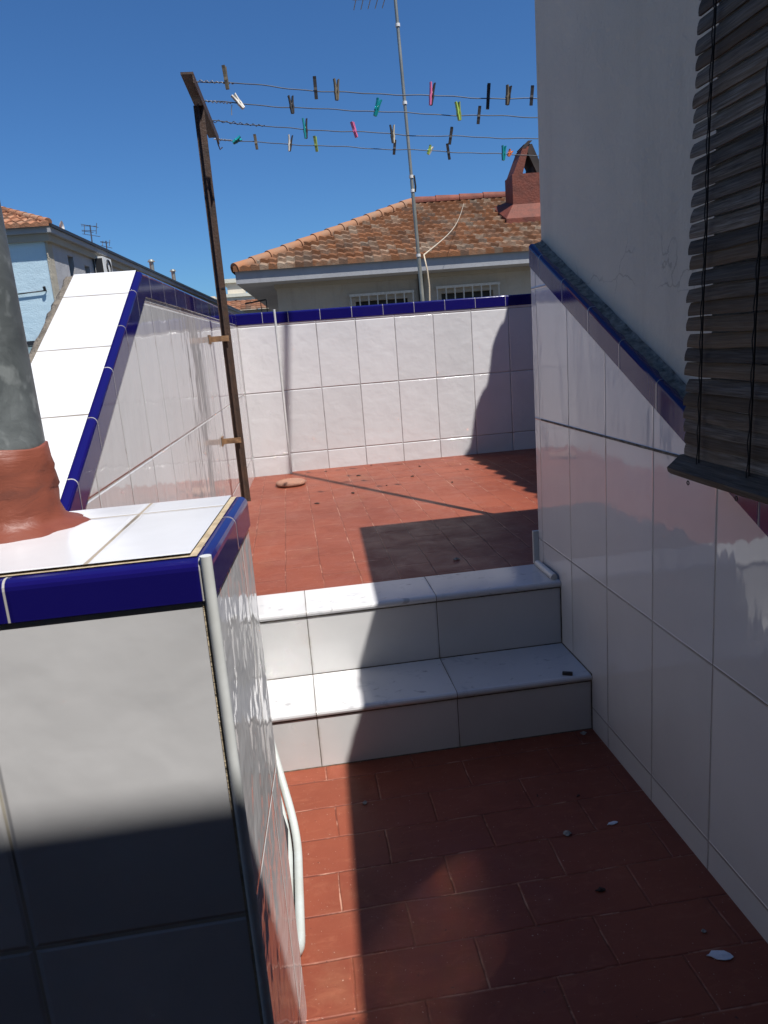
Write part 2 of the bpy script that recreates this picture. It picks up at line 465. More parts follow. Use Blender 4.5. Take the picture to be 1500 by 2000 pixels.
# ------------------------------------------------------------------ back wall
bw = thing("terrace_wall", "white tiled wall with blue coping across the far end of the terrace", "wall", (0, YB, H))
def up(o, p): o.matrix_parent_inverse = Matrix.Translation(p.location).inverted(); return o
m = MB()
uo = -.5726; vo = 1.3117
X0, X1 = -.822, 3.4
m.face([(X0, YB, H), (X1, YB, H), (X1, YB, ZC - .055), (X0, YB, ZC - .055)],
       [(X0 - uo, H - vo), (X1 - uo, H - vo), (X1 - uo, ZC - .055 - vo), (X0 - uo, ZC - .055 - vo)])
up(m.build("tile_facing", mt_back, bw), bw)
m = MB(); m.box(-1.30, X1, YB + .012, YB + .16, -.3, ZC - .012)
up(m.build("wall_core", mt_stucco, bw), bw)
m = MB(); coping(m, [(X1, YB, ZC), (X0, YB, ZC)], (0, -1, 0), .06)
up(m.build("coping", mt_blue, bw), bw)
# pilaster in the corner
PY = 2.838
pil = MB()
xa = LW(PY, 0, 0).x
pil.face([(xa, PY, H), (X0, PY, H), (X0, PY, ZC - .055), (xa, PY, ZC - .055)], [(-.25, H - vo), (-.25 + X0 - xa, H - vo), (-.25 + X0 - xa, ZC - .055 - vo), (-.25, ZC - .055 - vo)])
pil.face([(X0, PY, H), (X0, YB, H), (X0, YB, ZC - .055), (X0, PY, ZC - .055)], [(.1, H - vo), (.1 + YB - PY, H - vo), (.1 + YB - PY, ZC - .055 - vo), (.1, ZC - .055 - vo)])
po = up(pil.build("pilaster", mt_back, bw), bw)
m = MB(); coping(m, [(X0 + .004, PY, ZC), (xa - .02, PY, ZC)], (0, -1, 0), .12); m.box(xa - .1, X0 + .0, PY + .0185, YB + .011, ZC - .075, ZC - .002)
c_ = m.build("coping", mt_blue, bw); up(c_, bw)
m = MB(); m.tube([(X0 + .001, PY + .002, H), (X0 + .001, PY + .002, ZC - .07), (X0 + .001, PY - .003, ZC + .012)], .0072, 10)
up(m.build("corner_trim", mt_trim, bw), bw)

# ------------------------------------------------------------------ left wall
lw = thing("sloping_wall", "white tiled left wall with blue coping whose near end slopes down", "wall")
YA, YE = .29, -.60             # slope starts / reaches the parapet
SL = .54
zt = lambda y: ZC if y >= YA else ZC - SL*(YA - y)
m = MB()
yy = [YE - .06, YA, 2.92]
for a, b in ((0, 1), (1, 2)):
    y0, y1 = yy[a], yy[b]
    pts = [(y1, .0), (y0, .0), (y0, zt(y0) - .05), (y1, zt(y1) - .05)]
    m.face([LW(y, 0, z) for y, z in pts][::-1], [(y + .145, z - .907) for y, z in pts][::-1])
m.build("tile_facing", mt_wall, lw)
m = MB(); coping(m, [LW(YE - .06, 0, zt(YE - .06)), LW(YA, 0, ZC), LW(2.9, 0, ZC)], LN, .04)
m.build("coping", mt_blue, lw)
# white tiles on the slope, standing a little proud of the coping's back edge
m = MB(); TW = -.178
def sp(y, off, dz=0.): return LW(y, off, zt(y) + dz)
s_len = (YA - YE + .06)*math.hypot(1, SL)
m.face([sp(YE - .06, -.0125, .004), sp(YA, -.0125, .004), sp(YA, TW, .004), sp(YE - .06, TW, .004)][::-1],
       [(.01, s_len - .145), (.01, -.145), (.20, -.145), (.20, s_len - .145)][::-1])
m.face([LW(YA, -.0125, ZC + .004), LW(YA + .05, -.0125, ZC + .004), LW(YA + .05, TW, ZC + .004), LW(YA, TW, ZC + .004)][::-1], [(.02, .05), (.02, .1), (.2, .1), (.2, .05)][::-1])
m.build("slope_tiles", mt_slope, lw)
m = MB(); m.face([LW(YA + .05, -.012, ZC - .003), LW(2.9, -.019, ZC - .003), LW(2.9, TW, ZC - .003), LW(YA + .05, TW, ZC - .003)][::-1])
pts = [(-1.8, -3), (2.95, -3), (2.95, ZC - .004), (YA, ZC - .004), (YE - .06, zt(YE - .06) - .004)]
m.face([LW(y, TW - .004, z) for y, z in [(2.95, -3), (YE - .06, -3), (YE - .06, zt(YE - .06) - .006), (YA, ZC - .006), (2.95, ZC - .006)]][::-1])
m.face([LW(YA + .05, -.019, ZC + .004), LW(YA + .05, TW, ZC + .004), LW(YA + .05, TW, ZC - .01), LW(YA + .05, -.019, ZC - .01)])
m.build("wall_core", mt_mortar, lw)
# lumpy mortar edge outside the slope tiles
m = MB(); rows = []
rnd = random.Random(3)
NS = 46
for i in range(NS):
    y = YE - .06 + (YA + .06 - YE + .06)*i/(NS - 1)
    c = LW(y, TW - .010, zt(min(y, YA)) - .012)
    r_ = .012 + .006*rnd.random()
    rows.append([c + LN*(r_*math.cos(a)*(.8 + .4*rnd.random())) + Vector((0, 0, r_*math.sin(a)*(.8 + .4*rnd.random()))) for a in [2*math.pi*k/9 for k in range(9)]])
m.grid(rows, close=True); m.face(rows[0]); m.face(rows[-1][::-1])
m.build("mortar_edge", mt_mortar, lw)

# ------------------------------------------------------------------ parapet
ZP = .944
PA = Vector((-.888, -1.117, 0)); PB = Vector((-.866, -.780, 0))
pr_n = Vector((PB.y - PA.y, -(PB.x - PA.x), 0)).normalized()
par = thing("parapet", "low white tiled parapet with blue coping in the left foreground", "parapet")
XPL = -2.4
m = MB()
m.face([(XPL, PA.y, 0), (PA.x - .006, PA.y, 0), (PA.x - .006, PA.y, ZP - .04), (XPL, PA.y, ZP - .04)],
       [(XPL + .896, -.50), (-.002, -.50), (-.002, ZP - .54), (XPL + .896, ZP - .54)])
m.build("front_tiles", mt_para, par)
m = MB(); L_ = (PB - PA).length
mt_side = tile_mat("glazed_side_tile", .25, .404, WHITE, wave=.0030, grout=(.48, .45, .40), stretch=1.3, gw=.0016, rough=.05, spec=.65, ns=20.)
m.face([PA + Vector((0, .006, 0)), PB, PB + Vector((0, 0, ZP - .04)), PA + Vector((0, .006, ZP - .04))], [(.006, -.50), (L_, -.50), (L_, ZP - .54), (.006, ZP - .54)])
m.face([PB, (LW(-.78, 0, 0).x - .3, PB.y, 0), (LW(-.78, 0, 0).x - .3, PB.y, ZP - .004), PB + Vector((0, 0, ZP - .004))], [(0, -.5), (.62, -.5), (.62, ZP - .504), (0, ZP - .504)])
m.build("side_tiles", mt_side, par)
m = MB()
coping(m, [(PA.x - .008, PA.y, ZP), (XPL, PA.y, ZP)], (0, -1, 0), .0, .68)
m.build("coping", mt_blue, par)
m = MB()
coping(m, [PB + Vector((0, 0, ZP)), PA + Vector((.0, .010, ZP))], pr_n, .265, .68)
m.build("coping", mt_blue, par)
m = MB(); TI = .0190                                # tiles laid inside a strip of worn grout
m.face([(XPL, PA.y + .0165, ZP + .004), (PA.x - TI, PA.y + .0165, ZP + .004), (PB.x - TI, PB.y - .002, ZP + .004), (XPL, PB.y - .002, ZP + .004)],
       [(XPL + 1.017, -.247), (PA.x - TI + 1.017, -.247), (PB.x - TI + 1.002, .074), (XPL + 1.002, .074)])
m.box(-.01, .01, -.01, .01, 0, .001, T=lambda x, y, z: (-1.9 + x, -1 + y, ZP - .02 + z))
m.build("top_tiles", mt_top, par)
m = MB()
m.face([(XPL, PA.y + .013, ZP + .001), (PA.x - .012, PA.y + .013, ZP + .001), (PB.x - .012, PB.y - .001, ZP + .001), (XPL, PB.y - .001, ZP + .001)])
m.build("worn_grout", mt_beige, par)
m = MB(); m.tube([(PA.x - .001, PA.y - .002, 0), (PA.x - .001, PA.y - .002, ZP + .004)], .0064, 14)
m.build("corner_trim", mt_trim, par)
m = MB(); m.box(PA.x - .0110, PA.x - .0078, PA.y - .0008, PA.y + .004, 0, ZP - .052)
m.build("beige_joint", mt_beige, par)

# ------------------------------------------------------------------ right wall with its sloping blue coping
rw = thing("tiled_dado", "tall white tiled right wall under a steep descending blue coping", "wall")
zt2 = lambda y: 1.413 - .472*(.424 - y) if y > -1.2 else 1.413 - .472*1.624
YR = .432
m = MB()
for y0, y1 in ((-5., -1.2), (-1.2, YR)):
    P = [(y1, 0), (y0, 0), (y0, zt2(y0) - .06), (y1, zt2(y1) - .06)]
    m.face([(0, y, z) for y, z in P][::-1], [(y + .111, z - .879) for y, z in P][::-1])
m.build("tile_facing", mt_right, rw)
m = MB(); m.face([(0, YR, 0), (0, YR, zt2(YR) - .06), (.036, YR, zt2(YR) - .06), (.036, YR, 0)][::-1], [(.1, 0), (.1, .3), (.13, .3), (.13, 0)])
m.build("wall_end", mt_right, rw)
m = MB(); coping(m, [(0, YR, zt2(YR)), (0, -1.2, zt2(-1.2)), (0, -5., zt2(-1.2))], (-1, 0, 0), .10)
m.build("coping", mt_blue, rw)
m = MB(); rnd = random.Random(5)
rows = []
for i in range(60):
    y = YR - (YR + 1.2)*i/59; z = zt2(y)
    j = lambda: (rnd.random() - .5)*.003
    rows.append([(.006, y, z - .002), (.020, y, z + .001 + j()), (.034, y, z + .004 + j()), (.0385, y, z + .010 + j())])
m.grid(rows[::-1]); m.face([r for r in rows[0]] + [(.0385, YR, zt2(YR) - .06), (.006, YR, zt2(YR) - .06)])
m.build("cement_ledge", mt_ledge, rw)
m = MB(); m.box(-.0022, .001, -5, .37, .8765, .8815)
m.build("open_joint", mt_mortar_dark, rw)
m = MB(); m.box(-.018, .03, YR + .002, YR + .014, H + .001, H + .115)
m.build("skirting", mt_trim, rw)

# ------------------------------------------------------------------ stucco stair house on the right
ZH = 2.12; XH = .04; YH = .44; XHR = 1.5
sh = thing("stair_house", "white stucco stair house wall rising above the right tiled wall", "building")
WY0, WY1, WZ0, WZ1 = -1.95, -.515, 1.0, 1.98
m = MB()
def wl(y0, y1, z0, z1): m.face([(XH, y1, z0), (XH, y0, z0), (XH, y0, z1), (XH, y1, z1)])
wl(WY1, YH, 0, ZH); wl(-6, WY0, 0, ZH); wl(WY0, WY1, 0, WZ0); wl(WY0, WY1, WZ1, ZH)
m.face([(XH, YH, 0), (XHR, YH, 0), (XHR, YH, ZH), (XH, YH, ZH)][::-1])
m.face([(XHR, -6, 0), (XHR, YH, 0), (XHR, YH, ZH), (XHR, -6, ZH)])
m.face([(XH, -6, ZH), (XHR, -6, ZH), (XHR, YH, ZH), (XH, YH, ZH)])
m.face([(XH, -6, 0), (XHR, -6, 0), (XHR, -6, ZH), (XH, -6, ZH)])
RD = .14
m.face([(XH, WY1, WZ0), (XH + RD, WY1, WZ0), (XH + RD, WY1, WZ1), (XH, WY1, WZ1)])
m.face([(XH, WY0, WZ0), (XH + RD, WY0, WZ0), (XH + RD, WY0, WZ1), (XH, WY0, WZ1)][::-1])
m.face([(XH, WY0, WZ0), (XH, WY1, WZ0), (XH + RD, WY1, WZ0), (XH + RD, WY0, WZ0)])
m.face([(XH, WY0, WZ1), (XH, WY1, WZ1), (XH + RD, WY1, WZ1), (XH + RD, WY0, WZ1)][::-1])
m.build("wall", mt_stucco, sh)
m = MB()
ry = [(XH, YH + .002), (XH + .045*(-2.3 - YH), -2.3), (XHR, -2.3), (XHR, YH + .002)]  # unseen slab added; its skewed edge slants the cast shadow
for za in (ZH, ZH + .004): pass
m.face([(x, y, ZH + .003) for x, y in ry][::-1] if False else [(x, y, ZH + .003) for x, y in ry])
m.face([(x, y, ZH - .03) for x, y in ry][::-1])
for q in range(4):
    a, b = ry[q], ry[(q+1) % 4]
    m.face([(*a, ZH - .03), (*b, ZH - .03), (*b, ZH + .003), (*a, ZH + .003)])
m.build("roof_slab", mt_stucco, sh)
m = MB(); m.box(XH + RD - .01, XH + RD + .03, WY0, WY1, WZ0, WZ1)
w_ = m.build("window", mt_dark, sh)
m = MB()
for a in ((WY0, WY0 + .05, WZ0, WZ1), (WY1 - .05, WY1, WZ0, WZ1), (-1.38, -1.33, WZ0 + .05, WZ1 - .05)): m.box(XH + RD - .03, XH + RD - .012, a[0], a[1], a[2], a[3])
for z in (WZ0, WZ1 - .05): m.box(XH + RD - .031, XH + RD - .013, WY0 + .05, WY1 - .05, z, z + .05)
m.build("frame", plain("window_frame_brown", (.10, .06, .035), .5), w_)

# ------------------------------------------------------------------ wooden roller blind
def wood_mat(name):
    t = NT(name)
    uv = t.uv()
    tc = t.node("ShaderNodeObjectInfo").outputs['Random']
    p = t.vmath('ADD', t.pos(), t.comb(t.math('MULTIPLY', tc, 13.), 0., t.math('MULTIPLY', tc, 31.)))
    g1 = t.noise(t.vmath('MULTIPLY', p, (40., 2.4, 60.)), 2.4, 7, .68, 1.2)
    g2 = t.noise(t.vmath('MULTIPLY', p, (60., 5., 160.)), 2.5, 5, .65, .3)
    c = t.mix(t.rng(g1, .35, .65), (.13, .105, .080), (.026, .020, .015))
    c = t.mix(t.rng(g2, .45, .7, 0., .85), c, (.21, .19, .165))
    c = t.mix(t.math('MULTIPLY', t.rng(t.noise(p, 3.5, 4, .6), .55, .75), .6), c, (.055, .035, .018))
    wn_ = t.math('FRACT', t.math('MULTIPLY', tc, 7.31))
    c = t.mix(t.rng(wn_, .55, .95, 0., .7), c, (.085, .050, .022))
    v = t.rng(tc, 0., 1., .40, 1.45)
    c = t.mix(1., c, t.comb(v, v, v), 'MULTIPLY')
    return t.out(c, .72, t.bump(t.math('ADD', g1, g2), .0016), spec=.3)
mt_slat = wood_mat("weathered_slat_wood")
bl = thing("roller_blind", "weathered dark wooden slat roller blind hanging over the right window", "blind")
rnd = random.Random(11)
BX = -.060
z = .918; k = 0
ys_end = -1.98
slats = []
while z < 2.03:
    closed = z < .985
    pitch = .0225 if closed else .0262 + .0012*math.sin(k*1.7)
    hgt = .0258
    tl = R(10 if closed else 13 + rnd.uniform(-5, 5))
    slats.append((z, hgt, tl)); z += pitch; k += 1
for i, (z, hgt, tl) in enumerate(slats):
    m = MB()
    yl = -.605 + rnd.uniform(-.004, .004) - .035*max(0, (z - 1.0))*.8
    drop = rnd.uniform(-.0015, .0015)
    xx = BX + .0 + .02*max(0, (z - 1.5))
    rows = []
    ny = 26
    for j in range(ny):
        y = yl + (ys_end - yl)*j/(ny - 1)
        e = min(1., (yl - y)/.006)
        rr_ = math.sqrt(max(0.0, 1 - (1 - e)**2))*.10 + .90 if e < 1 else 1.
        wob = .0012*math.sin(y*9 + i*2.1) + .0008*math.sin(y*31 + i)
        sag = drop*(yl - y)*3 + wob
        hh = hgt*.5*rr_
        ring = []
        for q in [-1, -.5, 0, .5, 1]:
            a = q*hh
            bow = .0022*(1 - q*q)
            ring.append((xx - math.sin(tl)*(-a) - bow - .0022, y, z + sag + a*math.cos(tl)))
        for q in [1, 0, -1]:
            a = q*hh
            ring.append((xx - math.sin(tl)*(-a) - .0022*(1 - q*q) + .0022, y, z + sag + a*math.cos(tl)))
        rows.append(ring)
    m.grid(rows, close=True); m.face(rows[0]); m.face(rows[-1][::-1])
    o = m.build("slat", mt_slat, bl)
    for p in o.data.polygons: p.use_smooth = False
# bottom rail
m = MB()
m.grid([[(-.090, y, .876 + s_), (-.092, y, .884 + s_), (-.066, y, .906 + s_), (-.056, y, .906 + s_), (-.060, y, .894 + s_), (-.084, y, .871 + s_)] for y, s_ in [(-.594 + .0, 0.), (-.7, -.001), (-.95, .000), (-1.3, -.002), (-1.99, 0.)]], close=True, smooth=False)
m.face([(-.090, -.594, .876), (-.092, -.594, .884), (-.066, -.594, .906), (-.056, -.594, .906), (-.060, -.594, .894), (-.084, -.594, .871)])
m.build("bottom_rail", mt_slat, bl)
mt_cord = plain("black_cord", (.014, .012, .011), .8)
for yc, n0 in ((-.668, 0), (-.815, 0), (-1.40, 0), (-1.80, 0)):
    m = MB(); pts = []
    zz = .885
    while zz < 2.02:
        pts.append((BX - .0105 + .02*max(0, zz - 1.5), yc + .0010*math.sin(zz*23) - .03*max(0, zz - 1.0), zz)); zz += .012
    m.tube(pts, .0015, 6)
    pts2 = [(x - .0035, y + .0022*math.sin(z_*120), z_) for x, y, z_ in pts]
    m.tube(pts2, .0011, 6)
    m.build("cord", mt_cord, bl)
    m = MB()
    c = Vector((-.084, yc + .012, .864)); ringp = [c + Vector((0, .0036*math.cos(a), .0036*math.sin(a))) for a in [2*math.pi*q/10 for q in range(10)]]
    m.tube(ringp, .0011, 6, closed=True)
    m.build("ring", mt_black, bl)

# ------------------------------------------------------------------ galvanised pipe with painted foot
def galv_mat():
    t = NT("galvanised_pipe_metal"); p = t.pos()
    v = t.node("ShaderNodeTexVoronoi"); t.put(v.inputs['Vector'], p); v.inputs['Scale'].default_value = 46.
    n = t.noise(p, 13., 5, .65, .6)
    c = t.mix(t.rng(n, .3, .7), (.085, .097, .10), (.27, .295, .295))
    c = t.mix(t.math('MULTIPLY', t.sep(v.outputs['Color'])[0], .6), c, (.15, .168, .17))
    c = t.mix(t.rng(t.noise(p, 30., 3), .6, .7, 0., .5), c, (.45, .48, .47))
    return t.out(c, t.rng(n, .3, .7, .40, .58), t.bump(n, .002), metal=.55)
def redpaint_mat():
    t = NT("red_painted_mortar"); p = t.pos()
    n = t.noise(p, 6., 5, .6)
    c = t.mix(t.rng(n, .3, .7), (.20, .060, .037), (.165, .046, .029))
    c = t.mix(t.rng(t.noise(p, 24., 4, .6), .62, .72, 0., .5), c, (.13, .04, .028))
    h = t.math('ADD', t.noise(t.vmath('MULTIPLY', p, (1., 1., 2.5)), 16., 5, .6, 1.2), t.math('MULTIPLY', t.noise(p, 70., 3), .2))
    return t.out(c, .45, t.bump(h, .0019), spec=.3)
pp = thing("vent_pipe", "thick galvanised metal pipe standing in a red painted foot on the parapet", "pipe", (-1.172, -.87, ZP))
PX, PYY, PR = 0., 0., .058
m = MB(); m.tube([(PX + .004, PYY, .0), (PX, PYY, .5), (PX - .004, PYY, 1.5)], PR, 40)
m.build("pipe", galv_mat(), pp)
mt_rp = redpaint_mat()
m = MB(); rows = []; rnd = random.Random(2)
prof = [(.093, .002), (.086, .007), (.076, .011), (.067, .018), (.0635, .032), (.0638, .050), (.0625, .056), (.0645, .060), (.0630, .074), (.0620, .082), (.0632, .086), (.0612, .095), (.0605, .112), (.0590, .1135), (.057, .114)]
for r_, zz in prof:
    ring = []
    for k in range(56):
        a = 2*math.pi*k/56
        lob = 1 + (.07*math.sin(3*a + 1) + .06*math.sin(7*a + 2) + .05*math.sin(13*a))*max(0, (r_ - .064))/.05
        wob = .0012*math.sin(5*a + zz*90) + .0007*math.sin(11*a - zz*140)
        ring.append((PX + .004 + (r_*lob + wob)*math.cos(a), PYY + (r_*lob + wob)*math.sin(a), zz + .0022*math.sin(4*a + zz*60)*(zz > .02)))
    rows.append(ring)
m.grid(rows, close=True); m.build("painted_foot", mt_rp, pp)

# ------------------------------------------------------------------ clothesline
cp = thing("clothesline_post", "rusty brown steel clothesline post with slanting crossbar beside the left wall", "post", (-1.032, 1.526, .486))
m = MB(); m.box(-.021, .021, -.0035, .0035, 0, 1.684); m.box(-.0035, .0035, -.021, -.0035, 0, 1.684)
m.build("upright", mt_rust, cp)
m = MB(); m.box(-.018, .018, -.005, .005, .950, .957)
m.build("weld", mt_black, cp)
m = MB()
A, B = Vector((-.010, -.256, 1.722)), Vector((.018, .497, 1.693))
dirv = (B - A).normalized()
m.box(-.024, .024, 0, (B - A).length, -.004, .004, T=lambda x, y, z: tuple(A + dirv*y + Vector((x, 0, z))))
m.box(.020, .024, 0, (B - A).length, -.034, -.004, T=lambda x, y, z: tuple(A + dirv*y + Vector((x, 0, z))))
m.build("crossbar", mt_rust, cp)
for zb in (.741, .291):
    m = MB(); w0 = LW(1.526 - .03, .001, .486 + zb) - Vector(cp.location)
    m.box(w0.x, .012, -.034, -.028, zb - .012, zb + .012)
    m.box(w0.x, w0.x + .004, -.05, .03, zb - .02, zb + .02)
    m.build("wall_bracket", mt_rust2, cp)
m = MB(); tip = B
m.tube([B + Vector((.012, -.01, -.004)), B + Vector((.016, .02, -.03)), B + Vector((.022, .03, -.05)), B + Vector((.034, .03, -.04))], .003, 6)
m.build("hook", mt_rust, cp)
# far post on the right, hidden behind the stair house
cq = thing("clothesline_post", "rusty brown clothesline post at the right end of the lines behind the stair house", "post", (1.30, 1.70, H))
m = MB(); m.box(-.016, .016, -.016, .016, 0, 1.64); m.build("upright", mt_rust, cq)
m = MB(); m.box(-.018, .018, -.45, .45, 1.62, 1.65); m.build("crossbar", mt_rust, cq)

WZ = {  # y of the line, list of (x, z) along it
 1: (1.47, [(-1.039, 2.247), (-.80, 2.222), (-.53, 2.190), (-.344, 2.173), (-.1, 2.158), (.1, 2.142), (.30, 2.130), (.398, 2.124), (1.35, 2.07)]),
 2: (1.70, [(-1.035, 2.241), (-.83, 2.219), (-.60, 2.195), (-.302, 2.171), (-.05, 2.150), (.2, 2.132), (.477, 2.115), (1.35, 2.06)]),
 3: (1.93, [(-1.026, 2.227), (-.83, 2.200), (-.6, 2.170), (-.26, 2.141), (.0, 2.116), (.3, 2.096), (.554, 2.079), (1.35, 2.05)]),
 4: (2.20, [(-1.000, 2.212), (-.80, 2.190), (-.5, 2.160), (-.205, 2.135), (.1, 2.108), (.4, 2.083), (.646, 2.062), (1.35, 2.04)])}
WN = {1: "topmost", 2: "second from top", 3: "third from top", 4: "lowest"}
def wire_z(k, x):
    L = WZ[k][1]
    for (a, b), (c, d) in zip(L, L[1:]):
        if x <= c: return b + (d - b)*(x - a)/(c - a)
    return L[-1][1]
CK = .965
WZ = {k: (CAM.y + CK*(y - CAM.y), [(CAM.x + CK*(x - CAM.x), CAM.z + CK*(z - CAM.z)) for x, z in L]) for k, (y, L) in WZ.items()}
for k, (y, L) in WZ.items():
    t_ = thing("clothesline_wire", f"thin grey clothesline wire, {WN[k]} of the four strung from the rusty post", "wire", (L[0][0], y, L[0][1]), "clothesline wires")
    m = MB(); pts = []
    n = 70
    for i in range(n):
        x = L[0][0] + (L[-1][0] - L[0][0])*i/(n - 1)
        pts.append(Vector((x, y + .003*math.sin(x*11 + k), wire_z(k, x) + .0022*math.sin(x*16 + k*2) + .0012*math.sin(x*41 + k))) - t_.location)
    m.tube(pts, .0021, 6); m.build("strand", mt_wire, t_)
    m = MB(); pts = []
    ln = (.16, .13, .25, .06)[k - 1]
    for i in range(48):
        q = i/47; a = q*2*math.pi*(6.3 + q*2)
        rr_ = (.0045 if k != 3 else .006)*(1 - .4*q)*(1 + .3*math.sin(q*17))
        pts.append((ln*q, rr_*math.cos(a), (wire_z(k, L[0][0] + ln*q) - L[0][1]) + rr_*math.sin(a)))
    m.tube(pts, .0018, 5); m.tube([(0, 0, 0), (-.012, .004, .004), (-.024, .0, .002)], .003, 5)
    if k == 2: m.tube([(ln, 0, -.02), (ln - .004, .004, -.035), (ln - .006, .002, -.06)], .0018, 5)
    m.build("twisted_end", (mt_wire_light, mt_wire_light, mt_wire, mt_wire_light)[k - 1], t_)

# clothespins -----------------------------------------------------------
def pin_mat(name, c, rough=.6, wood=True):
    t = NT(name); p = t.node("ShaderNodeTexCoord").outputs['Object']
    n = t.noise(t.vmath('MULTIPLY', p, (60., 60., 9.)) if wood else p, 3. if wood else 20., 4, .65)
    cc = t.mix(t.rng(n, .3, .7), c, tuple(x*(.45 if wood else .8) for x in c))
    return t.out(cc, rough)
PM = {'brown': pin_mat("pin_grey_brown_wood", (.17, .135, .085)), 'dark': pin_mat("pin_dark_wood", (.030, .026, .026)),
      'wood': pin_mat("pin_pale_wood", (.62, .55, .42)), 'teal': pin_mat("pin_teal_plastic", (.01, .26, .27), .3, False),
      'lime': pin_mat("pin_lime_plastic", (.36, .52, .10), .3, False), 'pink': pin_mat("pin_pink_plastic", (.72, .16, .32), .35, False),
      'olive': pin_mat("pin_olive_plastic", (.22, .28, .07), .4, False), 'orange': pin_mat("pin_orange_plastic", (.75, .22, .08), .4, False),
      'white': pin_mat("pin_white_wood", (.74, .70, .62))}
mt_spring = plain("steel_spring", (.40, .38, .36), .35, metal=.8)
def jaw_mesh(sgn, Ln):
    m = MB(); T, Wd = .0053, .0068
    prof = []
    for q in range(9):
        f_ = q/8; zz = -.42*Ln + Ln*f_
        inner = .0006 if f_ < .55 else .0006 + (f_ - .55)*.014
        if abs(f_ - .375) < .06: inner = .0022
        prof.append((zz, inner, inner + T + .0022*math.sin(math.pi*min(1, f_*1.15))))
    rows = [[(sgn*a, -Wd, zz), (sgn*b, -Wd*.9, zz), (sgn*b, Wd*.9, zz), (sgn*a, Wd, zz)] for zz, a, b in prof]
    m.grid(rows, close=True, smooth=False); m.face(rows[0][::-1]); m.face(rows[-1])
    return m
PINS = [
 # line, x, dz, length, tilt, yaw, colours, label
 (1, -.905, .012, .088, -3, 75, ('brown', 'brown'), "grey brown wooden peg standing upright, first on the topmost line"),
 (1, -.545, .004, .084, 0, 85, ('dark', 'brown'), "dark wooden peg, left of the close pair on the topmost line"),
 (1, -.458, .003, .082, 3, 20, ('brown', 'brown'), "grey brown splayed wooden peg, right of the close pair on the topmost line"),
 (1, -.058, .000, .090, 9, 15, ('pink', 'dark'), "dark and pink peg just right of the antenna mast on the topmost line"),
 (1, .187, -.002, .100, 6, 80, ('dark', 'dark'), "long dark peg on the topmost line above the lime peg, right of it"),
 (1, .274, .006, .078, 8, 25, ('brown', 'dark'), "brown wooden peg, second from the white wall on the topmost line"),
 (1, .378, .006, .076, 7, 70, ('dark', 'brown'), "dark wooden peg nearest the white wall on the topmost line"),
 (2, -.868, .003, .070, -35, 30, ('white', 'white'), "pale bleached wooden peg tilted sideways near the post on the second line"),
 (2, -.640, .006, .074, -2, 20, ('dark', 'dark'), "small black wooden peg in the left half of the second line"),
 (2, -.262, .010, .076, 20, 30, ('teal', 'teal'), "teal plastic peg hanging slanted on the second line"),
 (2, .113, .010, .080, -5, 25, ('lime', 'olive'), "lime green plastic peg on the second line right of the mast"),
 (2, .205, -.004, .074, 9, 80, ('dark', 'brown'), "dark peg clipped on the second line directly under the long dark peg"),
 (3, -.577, -.002, .090, 1, 15, ('teal', 'dark'), "tall teal and black peg on the third line"),
 (3, -.343, .003, .072, -13, 60, ('pink', 'pink'), "pink plastic peg on the third line"),
 (3, -.160, -.006, .082, 0, 10, ('dark', 'wood'), "pale and dark wooden peg just left of the mast on the third line"),
 (3, .123, -.004, .078, 12, 75, ('dark', 'dark'), "dark wooden peg on the third line above a brown peg"),
 (4, -.915, .0, .050, 62, 50, ('teal', 'teal'), "small teal peg lying sideways near the post on the lowest line"),
 (4, -.818, -.004, .070, -4, 85, ('brown', 'brown'), "grey brown wooden peg, second along the lowest line"),
 (4, -.648, -.001, .078, 10, 15, ('white', 'dark'), "white and dark splayed peg in the left part of the lowest line"),
 (4, -.516, .002, .074, -4, 70, ('olive', 'lime'), "olive green peg on the lowest line under the tall teal and black peg"),
 (4, -.112, .004, .070, 9, 80, ('dark', 'brown'), "dark wooden peg just left of the mast on the lowest line"),
 (4, .072, .000, .046, 28, 30, ('lime', 'white'), "small lime green peg tilted over on the lowest line"),
 (4, .172, -.006, .078, -6, 80, ('dark', 'brown'), "dark brown peg on the lowest line right of the small lime peg"),
 (4, .470, .000, .074, 5, 20, ('teal', 'teal'), "teal plastic peg near the red chimney on the lowest line"),
 (4, .502, .004, .034, 30, 20, ('orange', 'orange'), "tiny orange peg beside a teal one on the lowest line"),
]
for ln, x, dz, Ln, tilt, yaw, cols, lab in PINS:
    y = WZ[ln][0]; x = CAM.x + CK*(x - CAM.x)
    o = thing("clothespin", lab, "clothespin", (x, y + .003*math.sin(x*11 + ln), wire_z(ln, x) + dz), "clothespins on the lines")
    o.rotation_euler = (0, R(tilt), 0)
    o.rotation_euler = (Matrix.Rotation(R(tilt), 3, 'Y') @ Matrix.Rotation(R(yaw), 3, 'Z')).to_euler()
    for s_, c_ in ((-1, cols[0]), (1, cols[1])):
        jaw_mesh(s_, Ln*.94).build("jaw", PM[c_], o)
    m = MB(); m.tube([(-.006, 0, .1*Ln), (-.002, -.006, .12*Ln), (.002, -.006, .12*Ln), (.006, 0, .1*Ln), (.002, .006, .12*Ln), (-.002, .006, .12*Ln)], .0011, 5, closed=True)
    m.build("spring", mt_spring, o)

# ------------------------------------------------------------------ slanting mast on the right (its shadow crosses the terrace)
m = MB(); base = Vector((.25, .80, H)); upv = Vector((.081, .045, 1.)).normalized()
ms = thing("antenna_mast", "leaning steel mast standing behind the stair house", "mast", base)
m.tube([(0, 0, 0), tuple(upv*5.6)], .019, 10); m.build("pole", mt_wire_light, ms)
m = MB(); m.box(-.08, .08, -.08, .08, 0, .008); m.build("base_plate", mt_rust, ms)

